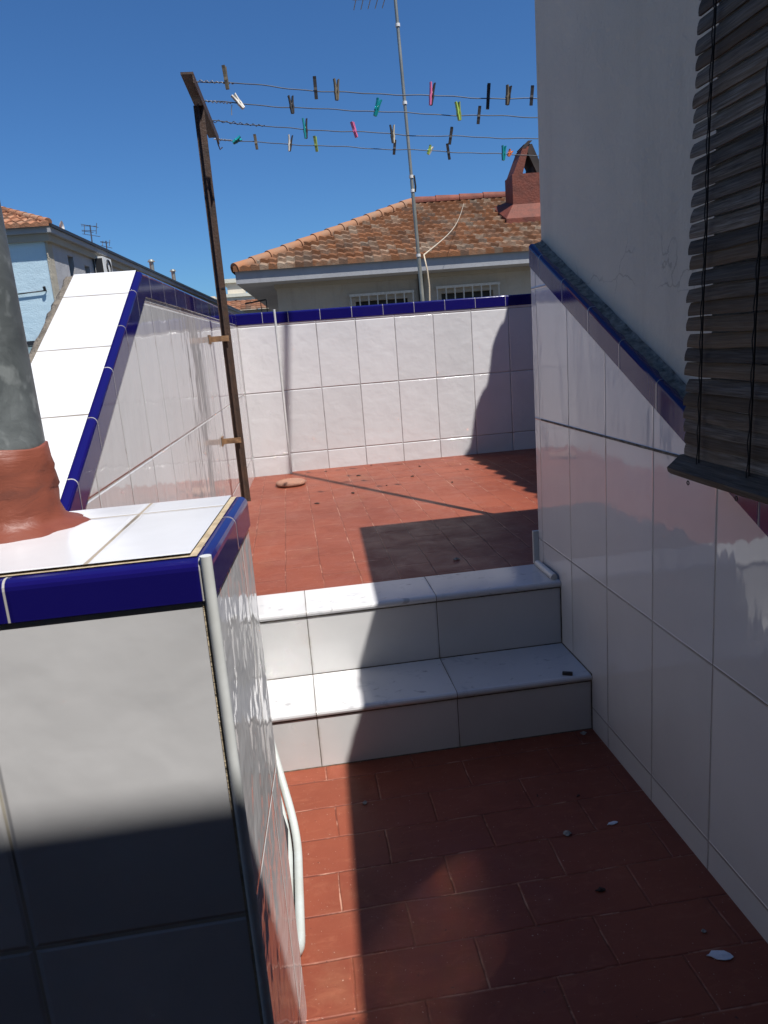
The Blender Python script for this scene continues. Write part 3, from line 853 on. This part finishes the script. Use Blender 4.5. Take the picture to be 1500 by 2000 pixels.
# ------------------------------------------------------------------ antenna mast behind the back wall
am = thing("antenna_mast", "slim grey antenna mast rising behind the blue coping of the far wall", "mast", (.17, 3.15, 1.2))
mt_mast = plain("mast_steel", (.33, .33, .29), .42, metal=.45, var=.25, scale=9., color2=(.20, .21, .19))
o_ = Vector(am.location)
P0, P1 = Vector((.197, 3.15, .30)), Vector((.112, 3.15, 3.198))
mp = lambda z: P0 + (P1 - P0)*((z - P0.z)/(P1.z - P0.z)) - o_
MR = .0115
m = MB(); m.tube([mp(.3), mp(1.68)], MR + .002, 12); m.build("lower_pole", mt_mast, am)
m = MB(); m.tube([mp(1.60), mp(2.16)], MR, 12); m.build("middle_pole", mt_mast, am)
m = MB(); m.tube([mp(2.10), mp(3.9)], MR - .001, 12); m.build("upper_pole", mt_mast, am)
for z in (1.70, 2.10, 2.185, 2.62, 3.06):
    m = MB(); m.tube([mp(z - .009), mp(z + .009)], MR + .0035, 12); m.build("clamp_ring", plain("bright_tape", (.75, .75, .72), .4), am)
m = MB(); m.tube([mp(2.09) + Vector((.014, -.006, 0)), mp(2.12) + Vector((.020, -.01, 0)), mp(2.19) + Vector((.017, -.008, 0))], .006, 8); m.build("joint_bolt", mt_black, am)
m = MB()
cbm = mp(3.215)
m.tube([cbm + Vector((.05, 0, -.005)), cbm + Vector((-.26, .03, .005))], .005, 6)
for i in range(5):
    c = cbm + Vector((-.06 - i*.045, .01 + .004*i, .002))
    m.tube([c + Vector((0, -.14, 0)), c + Vector((0, .14, 0))], .0028, 6)
m.build("aerial", mt_wire_light, am)
m = MB(); m.box(-.03, .06, -.10, .0, .06, .10); m.build("wall_bracket", mt_black, am)

# ------------------------------------------------------------------ houses beyond
BX_, BY_ = Vector((1, -.05, 0)).normalized(), Vector((.05, 1, 0)).normalized()
def frame_T(O):
    O = Vector(O)
    return lambda x, y, z: tuple(O + BX_*x + BY_*y + Vector((0, 0, z)))
def tile_roof(T, x0, x1, slope, run, z0, tw=.24, ex=.40, hipL=0., hipR=0., axis='x', ph=0., amp=.036, st=.085):
    """barrel-tile roof plane: eave along local x from x0 to x1 at y=0, rising with y."""
    mb = MB(); nr = int(round(run*math.hypot(1, slope)/ex)); dy = run/nr
    nper = 6
    nx = int(math.ceil((x1 - x0)/tw)*nper)
    for r in range(nr):
        ya, yb = r*dy - .05, (r + 1)*dy
        la, lb = x0 + hipL*max(ya, 0), x0 + hipL*yb
        ra, rb = x1 - hipR*max(ya, 0), x1 - hipR*yb
        rowA, rowB, low, uA, uB = [], [], [], [], []
        sh = .5*tw*(r % 2)*0
        jz = [random.uniform(-.008, .012) for _ in range(nx//nper + 3)]
        for i in range(nx + 1):
            x = x0 + (x1 - x0)*i/nx
            xa, xb = min(max(x, la), ra), min(max(x, lb), rb)
            w = amp*(.5 + .5*math.sin(2*math.pi*(x + ph)/tw) + .18*math.sin(4*math.pi*(x + ph)/tw + .6))
            j = jz[int((x - x0)/tw)]
            rowA.append(T(xa, ya, z0 + slope*ya + w + st + j)); rowB.append(T(xb, yb, z0 + slope*yb + w*.8 + j*.3))
            low.append(T(xa, ya + .005, z0 + slope*ya - .01))
            uA.append(((x - x0)/tw, r + .2)); uB.append(((x - x0)/tw, r + .9))
        mb.grid([low, rowA, rowB], [uA, uA, uB], smooth=False)
    return mb
def ridge_row(P, Q, r=.13, n=12, flip=False):
    mb = MB(); P, Q = Vector(P), Vector(Q); d = (Q - P)/n
    up_ = Vector((0, 0, 1)); t = d.normalized(); side = t.cross(up_).normalized(); nn = side.cross(t)
    for i in range(n):
        a, b = P + d*(i - .06), P + d*(i + 1.02)
        rows = []
        for c, k in ((a, 1.12), (b, .90)):
            rows.append([c + side*(r*k*math.cos(R(q))) + nn*(r*k*math.sin(R(q)) - .02) for q in range(-20, 201, 22)])
        mb.grid(rows, [[(i + .3, i + .3)]*len(rows[0])]*2); mb.face(rows[0])
    return mb

# house straight behind the terrace
HO = Vector((-1.767, 16.31, 0)); TH = frame_T(HO)
hb = thing("tiled_roof_house", "cream house with a weathered hipped tile roof beyond the far wall", "house")
ze = 3.06; run = 4.95; slp = .41; LX = 22.
tile_roof(TH, 0, LX, slp, run, ze, hipL=1.0, hipR=0., tw=.205, ex=.41).build("roof", mt_roof, hb)
T2 = lambda x, y, z: TH(y, LX*0 + x, z)
m = tile_roof(lambda x, y, z: TH(y, 12 - x, z), 0, 12, slp, run, ze, hipL=1., hipR=1.)
m.build("roof", mt_roof, hb)
m = MB(); m.face([TH(run, run, ze + slp*run), TH(LX, run, ze + slp*run), TH(LX, 12, ze - .1), TH(0, 12, ze - .1)]); m.build("roof", mt_roof, hb)
ridge_row(Vector(TH(.05, .05, ze + .06)), Vector(TH(run, run, ze + slp*run + .08)), .13, 13).build("ridge_tiles", mt_ridge, hb)
ridge_row(Vector(TH(run, run, ze + slp*run + .08)), Vector(TH(LX, run, ze + slp*run + .08)), .13, 24).build("ridge_tiles", mt_ridge_red, hb)
m = MB(); m.box(.03, LX, .03, 11.97, ze - .30, ze - .012, T=TH, skip=('z1',)); m.build("fascia", mt_fascia, hb)
m = MB(); m.box(.85, LX, .86, 11., ze - .40, ze - .302, T=TH, skip=('z1',)); m.build("cornice", mt_soffit, hb)
m = MB(); WYF = .92
wins = [(2.70, 4.25, 2.38), (4.86, 6.42, 2.42)]
xs = [.90] + [q for a in wins for q in (a[0] + .12, a[1] - .12)] + [LX]
for i in range(0, len(xs), 2):
    m.face([TH(xs[i], WYF, -6.5), TH(xs[i+1], WYF, -6.5), TH(xs[i+1], WYF, ze - .30), TH(xs[i], WYF, ze - .30)])
for a in wins:
    zt_ = a[2] - .16
    m.face([TH(a[0] + .12, WYF, zt_), TH(a[1] - .12, WYF, zt_), TH(a[1] - .12, WYF, ze - .30), TH(a[0] + .12, WYF, ze - .30)])
    m.face([TH(a[0] + .12, WYF, -6.5), TH(a[1] - .12, WYF, -6.5), TH(a[1] - .12, WYF, .9), TH(a[0] + .12, WYF, .9)])
    m.face([TH(a[0] + .12, WYF, zt_), TH(a[1] - .12, WYF, zt_), TH(a[1] - .12, WYF + .2, zt_), TH(a[0] + .12, WYF + .2, zt_)])
    for xx in (a[0] + .12, a[1] - .12): m.face([TH(xx, WYF, .9), TH(xx, WYF + .2, .9), TH(xx, WYF + .2, zt_), TH(xx, WYF, zt_)])
m.face([TH(.90, 11, -6.5), TH(.90, WYF, -6.5), TH(.90, WYF, ze - .30), TH(.90, 11, ze - .30)])
m.build("wall", mt_house_wall, hb)
for a in wins:
    m = MB(); zt_ = a[2] - .16
    m.face([TH(a[0] + .12, WYF + .19, .9), TH(a[1] - .12, WYF + .19, .9), TH(a[1] - .12, WYF + .19, zt_), TH(a[0] + .12, WYF + .19, zt_)])
    w_ = m.build("window", mt_dark, hb)
    m = MB(); th = .014
    for x in [a[0] + (a[1] - a[0])*k/7 for k in range(8)]:
        m.box(x - th, x + th, WYF - .14, WYF - .10, .95, a[2], T=TH)
    for z in (.95, 1.62, a[2] - .02):
        m.box(a[0] - .03, a[1] + .03, WYF - .145, WYF - .141, z - .03, z + .03, T=TH)
    for x in (a[0] - .01, a[1] - .03):
        m.box(x, x + .04, WYF - .10, WYF - .002, a[2] - .04, a[2], T=TH)
        m.box(x, x + .04, WYF - .10, WYF - .002, 1.0, 1.04, T=TH)
    m.build("grille", mt_grille, w_)
m = MB(); m.tube([TH(4.47, WYF - .075, ze - .31), TH(4.47, WYF - .075, -6)], .072, 10); m.build("drainpipe", mt_black, hb)
m = MB()
m.tube([TH(.62, WYF - .06, 2.42), TH(.62, WYF - .06, 1.90), TH(.90, WYF - .02, 1.74)], .014, 6)
m.tube([TH(.10, WYF - .06, 2.36), TH(.62, WYF - .06, 2.42)], .020, 6)
m.tube([TH(.48, WYF - .06, 2.40), TH(.50, WYF - .06, 1.80)], .010, 6)
m.build("iron_bracket", mt_black, hb)
# chimney
ch = MB()
cxa, cxb, cya, cyb = 7.32, 8.20, 2.55, 3.35
ch.box(cxa, cxb, cya, cyb, 3.95, 5.26, T=TH)
ch.build("chimney", mt_redbrick, hb)
chm = bpy.data.objects["chimney"]
m = MB()
top = [TH(cxa - .005, cya - .005, 4.50), TH(cxb + .005, cya - .005, 4.50), TH(cxb + .005, cyb + .005, 4.7), TH(cxa - .005, cyb + .005, 4.7)]
bot = [TH(cxa - .30, cya - .40, 4.10), TH(cxb + .30, cya - .40, 4.10), TH(cxb + .30, cyb + .3, 4.62), TH(cxa - .30, cyb + .3, 4.62)]
bot2 = [tuple(Vector(b) - Vector((0, 0, .35))) for b in bot]
for i in range(4):
    j = (i + 1) % 4
    m.face([bot[i], bot[j], top[j], top[i]]); m.face([bot2[i], bot2[j], bot[j], bot[i]])
m.build("flashing", mt_redbrick, chm)
m = MB(); mid = (cxa + cxb)/2
def leg(x0_, z0_, x1_, z1_, w0_, w1_, y0_, y1_):
    q = [TH(x0_ - w0_, y0_, z0_), TH(x0_ + w0_, y0_, z0_), TH(x1_ + w1_, y0_, z1_), TH(x1_ - w1_, y0_, z1_)]
    q2 = [tuple(Vector(v) + BY_*(y1_ - y0_)) for v in q]
    m.face(q); m.face(q2[::-1])
    for i in range(4): m.face([q[i], q2[i], q2[(i+1) % 4], q[(i+1) % 4]])
leg(cxa + .16, 5.255, mid - .04, 5.92, .13, .075, cya + .015, cyb - .02)
m.build("cap_leg", mt_redbrick, chm)
m = MB()
leg(cxb - .10, 5.262, mid + .02, 5.98, .10, .11, cya + .03, cyb - .03)
leg(mid - .10, 5.88, mid + .08, 6.06, .05, .06, cya + .01, cyb - .01)
m.box(mid + .12, cxb - .06, cya + .1, cyb - .1, 5.262, 5.44, T=TH); m.box(mid + .19, cxb - .08, cya + .12, cyb - .12, 5.442, 5.56, T=TH)
m.build("cap_leg", plain("dark_clay_cap", (.035, .022, .018), .8, var=.3, scale=4.), chm)
# cable from the ridge to the mast
m = MB()
A = Vector(TH(4.55 + 1.72, 4.0, ze + slp*4.0 + .15)); Bp = Vector((.190, 3.14, 1.70))
pts = [A.lerp(Bp, q/24) - Vector((0, 0, .16*math.sin(math.pi*q/24))) for q in range(25)]
pts += [Vector((.205, 3.13, 1.60)), Vector((.212, 3.13, 1.50)), Vector((.2, 3.13, 1.2)), Vector((.2, 3.13, .7))]
m.tube(pts, .0055, 6)
tag(m.build("aerial_cable", mt_cable), "cream coloured cable sagging from the tiled roof to the slim antenna mast", "cable")

# blue house on the left
LO = Vector((-3.73, 9.11, 0)); TL = frame_T(LO)          # eave tip, local +x right, +y away
lb = thing("blue_house", "long house with pale blue end wall and orange tile roof at far left", "house")
ze2 = 3.06; OV = .13
TLm = lambda x, y, z: TL(-x, y, z)
tile_roof(TLm, 0, 8, .40, 3.2, ze2, hipL=1., hipR=1., tw=.13, ex=.22, amp=.022, st=.03).build("roof", mt_roof2, lb)
m = MB(); m.face([TL(-.02, .02, ze2 - .01), TL(-.02, 30, ze2 - .01), TL(-3.2, 30, ze2 + 1.26), TL(-3.2, 3.2, ze2 + 1.26)]); m.build("roof", mt_roof2, lb)
m = MB(); m.face([TL(-3.2, 3.2, ze2 + 1.27), TL(-3.2, 30, ze2 + 1.27), TL(-8, 30, ze2), TL(-8, 3.2, ze2)]); m.build("roof", mt_roof2, lb)
ridge_row(Vector(TL(-.03, .03, ze2 + .05)), Vector(TL(-3.2, 3.2, ze2 + 1.32)), .05, 22).build("ridge_tiles", mt_roof2, lb)
m = MB(); m.box(-8, -.015, .015, 30, ze2 - .10, ze2 - .006, T=TL, skip=('z1',)); m.build("fascia", mt_fascia, lb)
m = MB(); m.box(-8, -.005, .005, .03, ze2 - .022, ze2 + .004, T=TL); m.box(-.016, .012, .03, 30, ze2 - .03, ze2 + .012, T=TL); m.build("gutter", mt_black, lb)
m = MB(); m.box(-7.9, -.07, .07, 29.9, ze2 - .20, ze2 - .102, T=TL, skip=('z1',)); m.build("cornice", mt_soffit, lb)
m = MB(); m.face([TL(-8, OV, -6.5), TL(-OV - .02, OV, -6.5), TL(-OV - .02, OV, ze2 - .19), TL(-8, OV, ze2 - .19)]); m.build("end_wall", mt_bluewall, lb)
m = MB(); m.box(-OV - .02, -OV + .005, OV - .01, OV + .20, -6.5, ze2 - .195, T=TL)
m.build("quoin", mt_quoin, lb)
lwin = [(.95, 1.20, 1.6, 2.78), (1.72, 1.98, 2.35, 2.72)]
m = MB(); yq = OV + .20
prev = yq
for a, b, z0, z1 in lwin:
    m.face([TL(-OV, prev, -6.5), TL(-OV, a, -6.5), TL(-OV, a, ze2 - .19), TL(-OV, prev, ze2 - .19)])
    m.face([TL(-OV, a, z1), TL(-OV, b, z1), TL(-OV, b, ze2 - .19), TL(-OV, a, ze2 - .19)])
    m.face([TL(-OV, a, -6.5), TL(-OV, b, -6.5), TL(-OV, b, z0), TL(-OV, a, z0)])
    m.face([TL(-OV, b, z0), TL(-OV, b, z1), TL(-OV - .2, b, z1), TL(-OV - .2, b, z0)])
    m.face([TL(-OV, a, z1), TL(-OV, b, z1), TL(-OV - .2, b, z1), TL(-OV - .2, a, z1)])
    prev = b
m.face([TL(-OV, prev, -6.5), TL(-OV, 29.9, -6.5), TL(-OV, 29.9, ze2 - .19), TL(-OV, prev, ze2 - .19)])
m.build("side_wall", mt_greywall, lb)
for a, b, z0, z1 in lwin:
    m = MB(); m.face([TL(-OV - .19, a, z0), TL(-OV - .19, b, z0), TL(-OV - .19, b, z1), TL(-OV - .19, a, z1)]); m.build("window", mt_quoin if False else plain("shaded_shutter", (.10, .09, .07), .6), lb)
m = MB(); m.tube([TL(-OV + .03, 2.35, ze2 - .2), TL(-OV + .03, 2.35, -6)], .03, 8); m.build("drainpipe", mt_greywall, lb)
# things on and around the blue house
ac = thing("air_conditioner", "white air conditioner box on the side of the blue house", "air conditioner", TL(-OV + .01, 2.20, 2.60))
TA = lambda x, y, z: tuple(Vector(TL(-OV + .01 + x, 2.20 + y, 2.60 + z)) - Vector(ac.location))
m = MB(); m.box(0.02, .16, 0, .50, 0, .30, T=TA); m.build("case", plain("ac_white", (.70, .69, .66), .5), ac)
m = MB(); c = [TA(.164, .28 + .11*math.cos(q*math.pi/10), .15 + .11*math.sin(q*math.pi/10)) for q in range(20)]
m.tube(c, .02, 6, closed=True); m.build("fan_grille", mt_black, ac)
m = MB(); m.box(.03, .15, -.006, -.001, .03, .27, T=TA); m.build("vent_panel", mt_black, ac)
def aerial(y, h, lab, n=5, w=.13):
    o = thing("roof_aerial", lab, "aerial", TL(-.35, y, ze2 + .15), "small aerials on the blue house")
    m = MB(); m.tube([(0, 0, 0), (.01, 0, h)], .011, 6); m.build("pole", mt_wire, o)
    m = MB()
    for i in range(n):
        zz = h*(.55 + .45*i/max(1, n - 1))
        m.tube([(-w*.9, -.1, zz + .03*math.sin(i*2.3)), (w*(.6 + .4*math.cos(i*1.7)), .1, zz - .03*math.cos(i*3.1))], .005, 5)
    m.tube([(-w*.8, 0, h*.6), (-w*.7, .05, h*1.06)], .006, 5); m.tube([(w*.7, 0, h*.55), (w*.9, .05, h*1.1)], .006, 5)
    m.build("elements", mt_wire, o)
aerial(3.15, .34, "many armed grey aerial on the roof edge of the blue house")
aerial(4.05, .20, "small grey aerial, lower and farther along the blue house roof", 3, .08)
di = thing("satellite_dish", "small white dish on the roof edge near the corner of the blue house", "dish", TL(-.35, 1.45, ze2 + .14))
m = MB(); rows = [[(.03*q*q*1.5 + .02, .10*q*math.cos(a)*1., .09*q*math.sin(a) + .06) for a in [2*math.pi*k/14 for k in range(14)]] for q in (.05, .4, .7, 1.)]
m.grid(rows, close=True); m.build("bowl", plain("dish_white", (.72, .70, .66), .5), di)
m = MB(); m.tube([(0, 0, -.05), (.02, 0, .05)], .01, 6); m.build("stem", mt_wire, di)
for y, h, lab in ((7.6, .26, "short grey roof vent pipe on the blue house, nearer of two"), (10.2, .30, "short grey roof vent pipe with a cap, farther one on the blue house")):
    o = thing("roof_vent", lab, "vent", TL(-.3, y, ze2 + .12), "roof vents on the blue house")
    m = MB(); m.tube([(0, 0, 0), (0, 0, h)], .05, 10); m.build("pipe", mt_mast, o)
    m = MB(); m.tube([(0, 0, h - .02), (0, 0, h + .03)], [.09, .05], 10); m.build("cowl", mt_mast, o)
# lean-to below the blue wall
lt = thing("lean_to_roof", "dull glass lean to roof with black edge below the blue wall", "canopy", TL(-.4, 0, 0))
TT = lambda x, y, z: tuple(Vector(TL(x, y, z)) - Vector(lt.location))
m = MB(); m.face([TT(-3, -1.9, .95), TT(.3, -1.9, .95), TT(.3, OV - .02, 1.50), TT(-3, OV - .02, 1.50)]); m.build("glass", plain("dull_glass", (.16, .22, .24), .25), lt)
m = MB(); m.box(-3, .34, OV - .10, OV - .03, 1.50, 1.56, T=TT); m.box(-3, .34, -1.95, -1.91, .90, .99, T=TT); m.box(.30, .34, -1.9, OV - .11, .9, .96, T=TT); m.build("frame", mt_black, lt)
m = MB(); m.tube([TL(-3, OV - .04, 2.22), TL(-.6, OV - .03, 2.20), TL(-.24, OV - .03, 2.22), TL(-.2, OV + .3, 2.2)], .009, 6)
m.tube([TL(-.24, OV - .04, 2.22), TL(-.24, OV - .06, 2.27)], .02, 6)
tag(m.build("wall_cable", mt_black), "black cable running across the pale blue wall", "cable")

# far blocks
def block(name, lab, boxes, mat):
    o = thing(name, lab, "building")
    for nm, mt, bx in boxes:
        m = MB(); m.box(*bx); m.build(nm, mt, o)
    return o
fb = block("apartment_block", "cream apartment block with a roof tower far between the wall and tiled house",
  [("wall", mt_cream, (-4.45, -2.55, 53.2, 60, -6.5, 5.15)), ("tower", mt_cream, (-4.35, -3.20, 53.6, 57, 5.15, 6.15)),
   ("roof_slab", mt_pale, (-4.62, -3.05, 53.4, 57.3, 6.15, 6.42)), ("parapet", mt_pale, (-4.5, -2.45, 53.05, 60.1, 5.15, 5.38)),
   ("side_wing", mt_pale, (-2.30, -1.0, 56, 62, -6.5, 5.40))], mt_cream)
m = MB()
for x, z in ((-3.9, 4.75), (-3.2, 4.7)): m.box(x, x + .16, 53.17, 53.199, z, z + .2)
m.build("vent_opening", mt_dark, fb)
block("distant_house", "low cream house with flat terraces far left of the clothesline post",
  [("wall", mt_pale, (-7.6, -4.75, 54, 60, -6.5, 5.2)), ("upper_storey", mt_pale, (-7.2, -6.2, 55, 60, 5.2, 5.65)), ("terrace_wall", mt_cream, (-6.05, -5.35, 54.5, 59, 5.2, 5.40))], mt_pale)
oh = thing("low_tiled_house", "low distant house with a flat orange tile roof in front of the cream block", "house")
tile_roof(lambda x, y, z: (-5.2 + x, 44 + y, z), 0, 4.6, .30, 2.2, 3.75, tw=.3, ex=.5).build("roof", mt_roof2, oh)
m = MB(); m.box(-5.1, -.7, 44.3, 50, -6.5, 3.72); m.build("wall", mt_quoin, oh)

# ------------------------------------------------------------------ neighbours that only cast shade here
nb = thing("neighbour_house", "white house with tiled eave behind the stair house", "house")
TN = lambda x, y, z: (1.235 + y, 3.3 - x, z)
tile_roof(lambda x, y, z: (1.285 + y, -1.6 + x, z), 0, 4.9, .35, 3.0, 2.96, tw=.18, ex=.40, amp=.10, st=.06).build("roof", mt_roof, nb)
m = MB(); m.box(1.62, 4.2, -1.6, 3.3, -6.5, 2.9); m.build("wall", mt_stucco, nb)
m = MB(); m.box(1.35, 4.3, -1.6, 3.3, 2.90, 2.97); m.build("eave_board", mt_soffit, nb)
po_ = thing("porch", "dark timber porch roof and walls behind the photographer", "porch")
mt_plank = plain("dark_stained_timber", (.30, .235, .17), .7, var=.3, scale=6.)
m = MB(); m.box(-4.0, 1.4, -7., -2.19, 2.98, 3.10); m.build("roof", mt_plank, po_)
m = MB(); m.box(-4.0, -3.9, -7., -2.2, -6.5, 2.975); m.box(-3.895, 1.4, -7., -6.9, -6.5, 2.975); m.build("wall", mt_plank, po_)
m = MB(); m.box(-3.89, -1.32, -6.89, -1.2, -.3, -.004); m.build("deck", mt_floor_low, po_)

# ------------------------------------------------------------------ folded chairs in the nook by the steps
mt_chair = plain("white_enamel_tube", (.50, .53, .515), .40, var=.06, scale=14., color2=(.42, .43, .39))
mt_panel = plain("dark_grey_panel", (.035, .035, .04), .85)
for i, (dx, dyy, lab) in enumerate(((-.004, 0., "outer of two folded white tubular chairs leaning behind the parapet"), (-.026, -.006, "inner of two folded white tubular chairs, nearer the wall behind the parapet"))):
    o = thing("folding_chair", lab, "chair", (-.868 + dx, -.5 + dyy, 0), "folded chairs behind the parapet")
    def loop(sh, ins, nm):
        P = [(-.20, -.10 - ins*.4, .40), (-.001, -.205 + ins, .012 + ins*.3), (-.001, .20 - ins, .012 + ins*.3), (-.066, .440 - ins*.7, .200), (-.235, .455 - ins, .70), (-.235, -.16 + ins, .70), (-.20, -.10 - ins*.4, .40)]
        P = [(a + sh, b, c) for a, b, c in P]
        P = P[1:] + [P[1]]
        pts = arc_path([Vector(P[0]).lerp(Vector(P[1]), .5)] + P[1:-1] + [P[0]] + [Vector(P[0]).lerp(Vector(P[1]), .5)], .085, 8)
        m = MB(); m.tube(pts, .0100, 10); m.build(nm, mt_chair, o)
    loop(0., 0., "leg_frame")
    m = MB()
    q = [(-.02, -.15, .05), (-.02, .17, .05), (-.085, .36, .22), (-.20, .36, .56), (-.20, -.12, .56)]
    m.face(q); m.face([(a - .012, b, c) for a, b, c in q][::-1])  # flat dark panel filling the inside of the tube frame
    m.build("dark_panel", mt_panel, o)

# ------------------------------------------------------------------ small things on the floors
m = MB(); rows = []
rnd = random.Random(4)
for r_, z_ in ((.070, .0), (.087, .006), (.089, .016), (.080, .026), (.055, .033), (.025, .036), (.001, .037)):
    rows.append([(r_*math.cos(a)*(1 + .03*math.sin(3*a)), r_*math.sin(a)*(1 + .03*math.cos(2*a)), z_ + rnd.uniform(-.0007, .0007)) for a in [2*math.pi*k/36 for k in range(36)]])
m.grid(rows, close=True)
o = m.build("round_stone", plain("worn_clay_disc", (.36, .17, .11), .8, var=.25, scale=18., bump=.006, bscale=50, color2=(.24, .13, .09)))
o.location = (-.828, 2.415, H); tag(o, "round flat clay disc lying on the terrace floor by the far corner", "clay disc")
m = MB(); m.box(-.0145, .0145, -.0055, .0055, 0, .009)
o = m.build("broken_peg", PM['dark'], bevel=.0015); o.location = (-.068, .012, H1 + .0005); o.rotation_euler = (0, 0, R(-24))
tag(o, "small black piece of a broken peg on the lower step by the right wall", "peg")
def flake(name, loc, pts, hgt, mat, lab, cat, rot=0., group=None):
    m = MB(); n = len(pts)
    c = (0, 0, hgt)
    for i in range(n):
        a, b = pts[i], pts[(i+1) % n]
        za, zb = (hgt*.35*((i*7) % 3)/2), (hgt*.35*(((i+1) % n*7) % 3)/2)
        m.face([(a[0], a[1], za + .0015), (b[0], b[1], zb + .0015), c], smooth=True)
        m.face([(b[0], b[1], zb), (a[0], a[1], za), (0, 0, 0)])
        m.face([(a[0], a[1], za), (b[0], b[1], zb), (b[0], b[1], zb + .0015), (a[0], a[1], za + .0015)])
    o = m.build(name, mat); o.location = loc; o.rotation_euler = (0, 0, R(rot)); return tag(o, lab, cat, group)
mt_paper = plain("paper_white", (.70, .74, .80), .7, var=.1, scale=60.)
mt_leaf = plain("dry_leaf_brown", (.045, .022, .016), .8, var=.3, scale=60.)
mt_peb = plain("pale_plaster_crumb", (.40, .38, .35), .9, var=.4, scale=90., color2=(.10, .09, .08))
leafp = [(-.026, .002), (-.020, .004), (-.013, .011), (-.002, .012), (.010, .010), (.018, .002), (.022, -.004), (.014, -.010), (.003, -.012), (-.010, -.008), (-.018, -.001)]
flake("paper_scrap", (-.10, -.824, .001), leafp, .004, mt_paper, "larger pale blue white paper scrap on the dark lower floor", "paper", -8)
flake("paper_scrap", (-.128, -.422, .001), [(a*.62, b*.45) for a, b in leafp], .003, mt_paper, "small white scrap on the lower floor near the right wall", "paper", 14)
def irr(r, n, seed):
    q = random.Random(seed)
    return [(r*(.5 + .6*q.random())*math.cos(2*math.pi*k/n), r*(.5 + .6*q.random())*math.sin(2*math.pi*k/n)) for k in range(n)]
CR = [(-.246, -.434, 0., .011, mt_peb, "grey plaster crumb in the middle of the shaded lower floor"),
      (-.699, -.201, 0., .009, mt_peb, "grey crumb at the shadow edge below the steps"),
      (-.036, -.02, 0., .010, mt_peb, "pale crumbs in the corner where the lower step meets the right wall"),
      (-.100, -.765, 0., .006, mt_peb, "tiny pale crumb beside the right wall skirting near the big paper scrap"),
      (-.255, .585, H, .014, mt_peb, "grey pebble in the shaded part of the upper terrace")]
for i, (x, y, z, r_, mt, lab) in enumerate(CR):
    flake("plaster_crumb", (x, y, z + .001), irr(r_, 9, i + 20), r_*.6, mt, lab, "crumb", 0, "plaster crumbs on the floors")
LV = [(-.244, -.62, 0., .016, "dark curled leaf on a joint of the shaded lower floor"),
      (-.164, -.30, 0., .008, "small dark leaf on the lower floor near the right wall"),
      (-.263, -.276, 0., .007, "tiny dark leaf fragment on the shaded lower floor below the steps"),
      (-.50, 1.98, H, .022, "dark leaf on the sunny terrace beside the long mast shadow"),
      (-.70, 1.80, H, .020, "dark leaf on the sunny terrace left of the long mast shadow"),
      (-.42, 2.50, H, .022, "dark leaf lying near the middle of the far wall"),
      (-.12, 2.30, H, .020, "dark leaf right of the mast shadow on the sunny terrace"),
      (.05, 2.00, H, .018, "dark leaf near the right sunny part of the terrace"),
      (-.02, 2.62, H, .016, "dark leaf close to the far wall right of its middle"),
      (.22, 2.35, H, .018, "dark leaf near the saw toothed shadow edge"),
      (-.60, 2.78, H, .014, "dark leaf at the foot of the far wall near the pilaster"),
      (-.30, 2.85, H, .014, "dark leaf pressed against the foot of the far wall"),
      (-.30, 2.10, H, .012, "small dark leaf just above the mast shadow")]
for i, (x, y, z, r_, lab) in enumerate(LV):
    flake("dry_leaf", (x, y, z + .001), [(a*.85, b*.4) for a, b in irr(r_, 8, i + 50)], r_*.35, mt_leaf, lab, "leaf", i*37, "dry leaves on the floors")
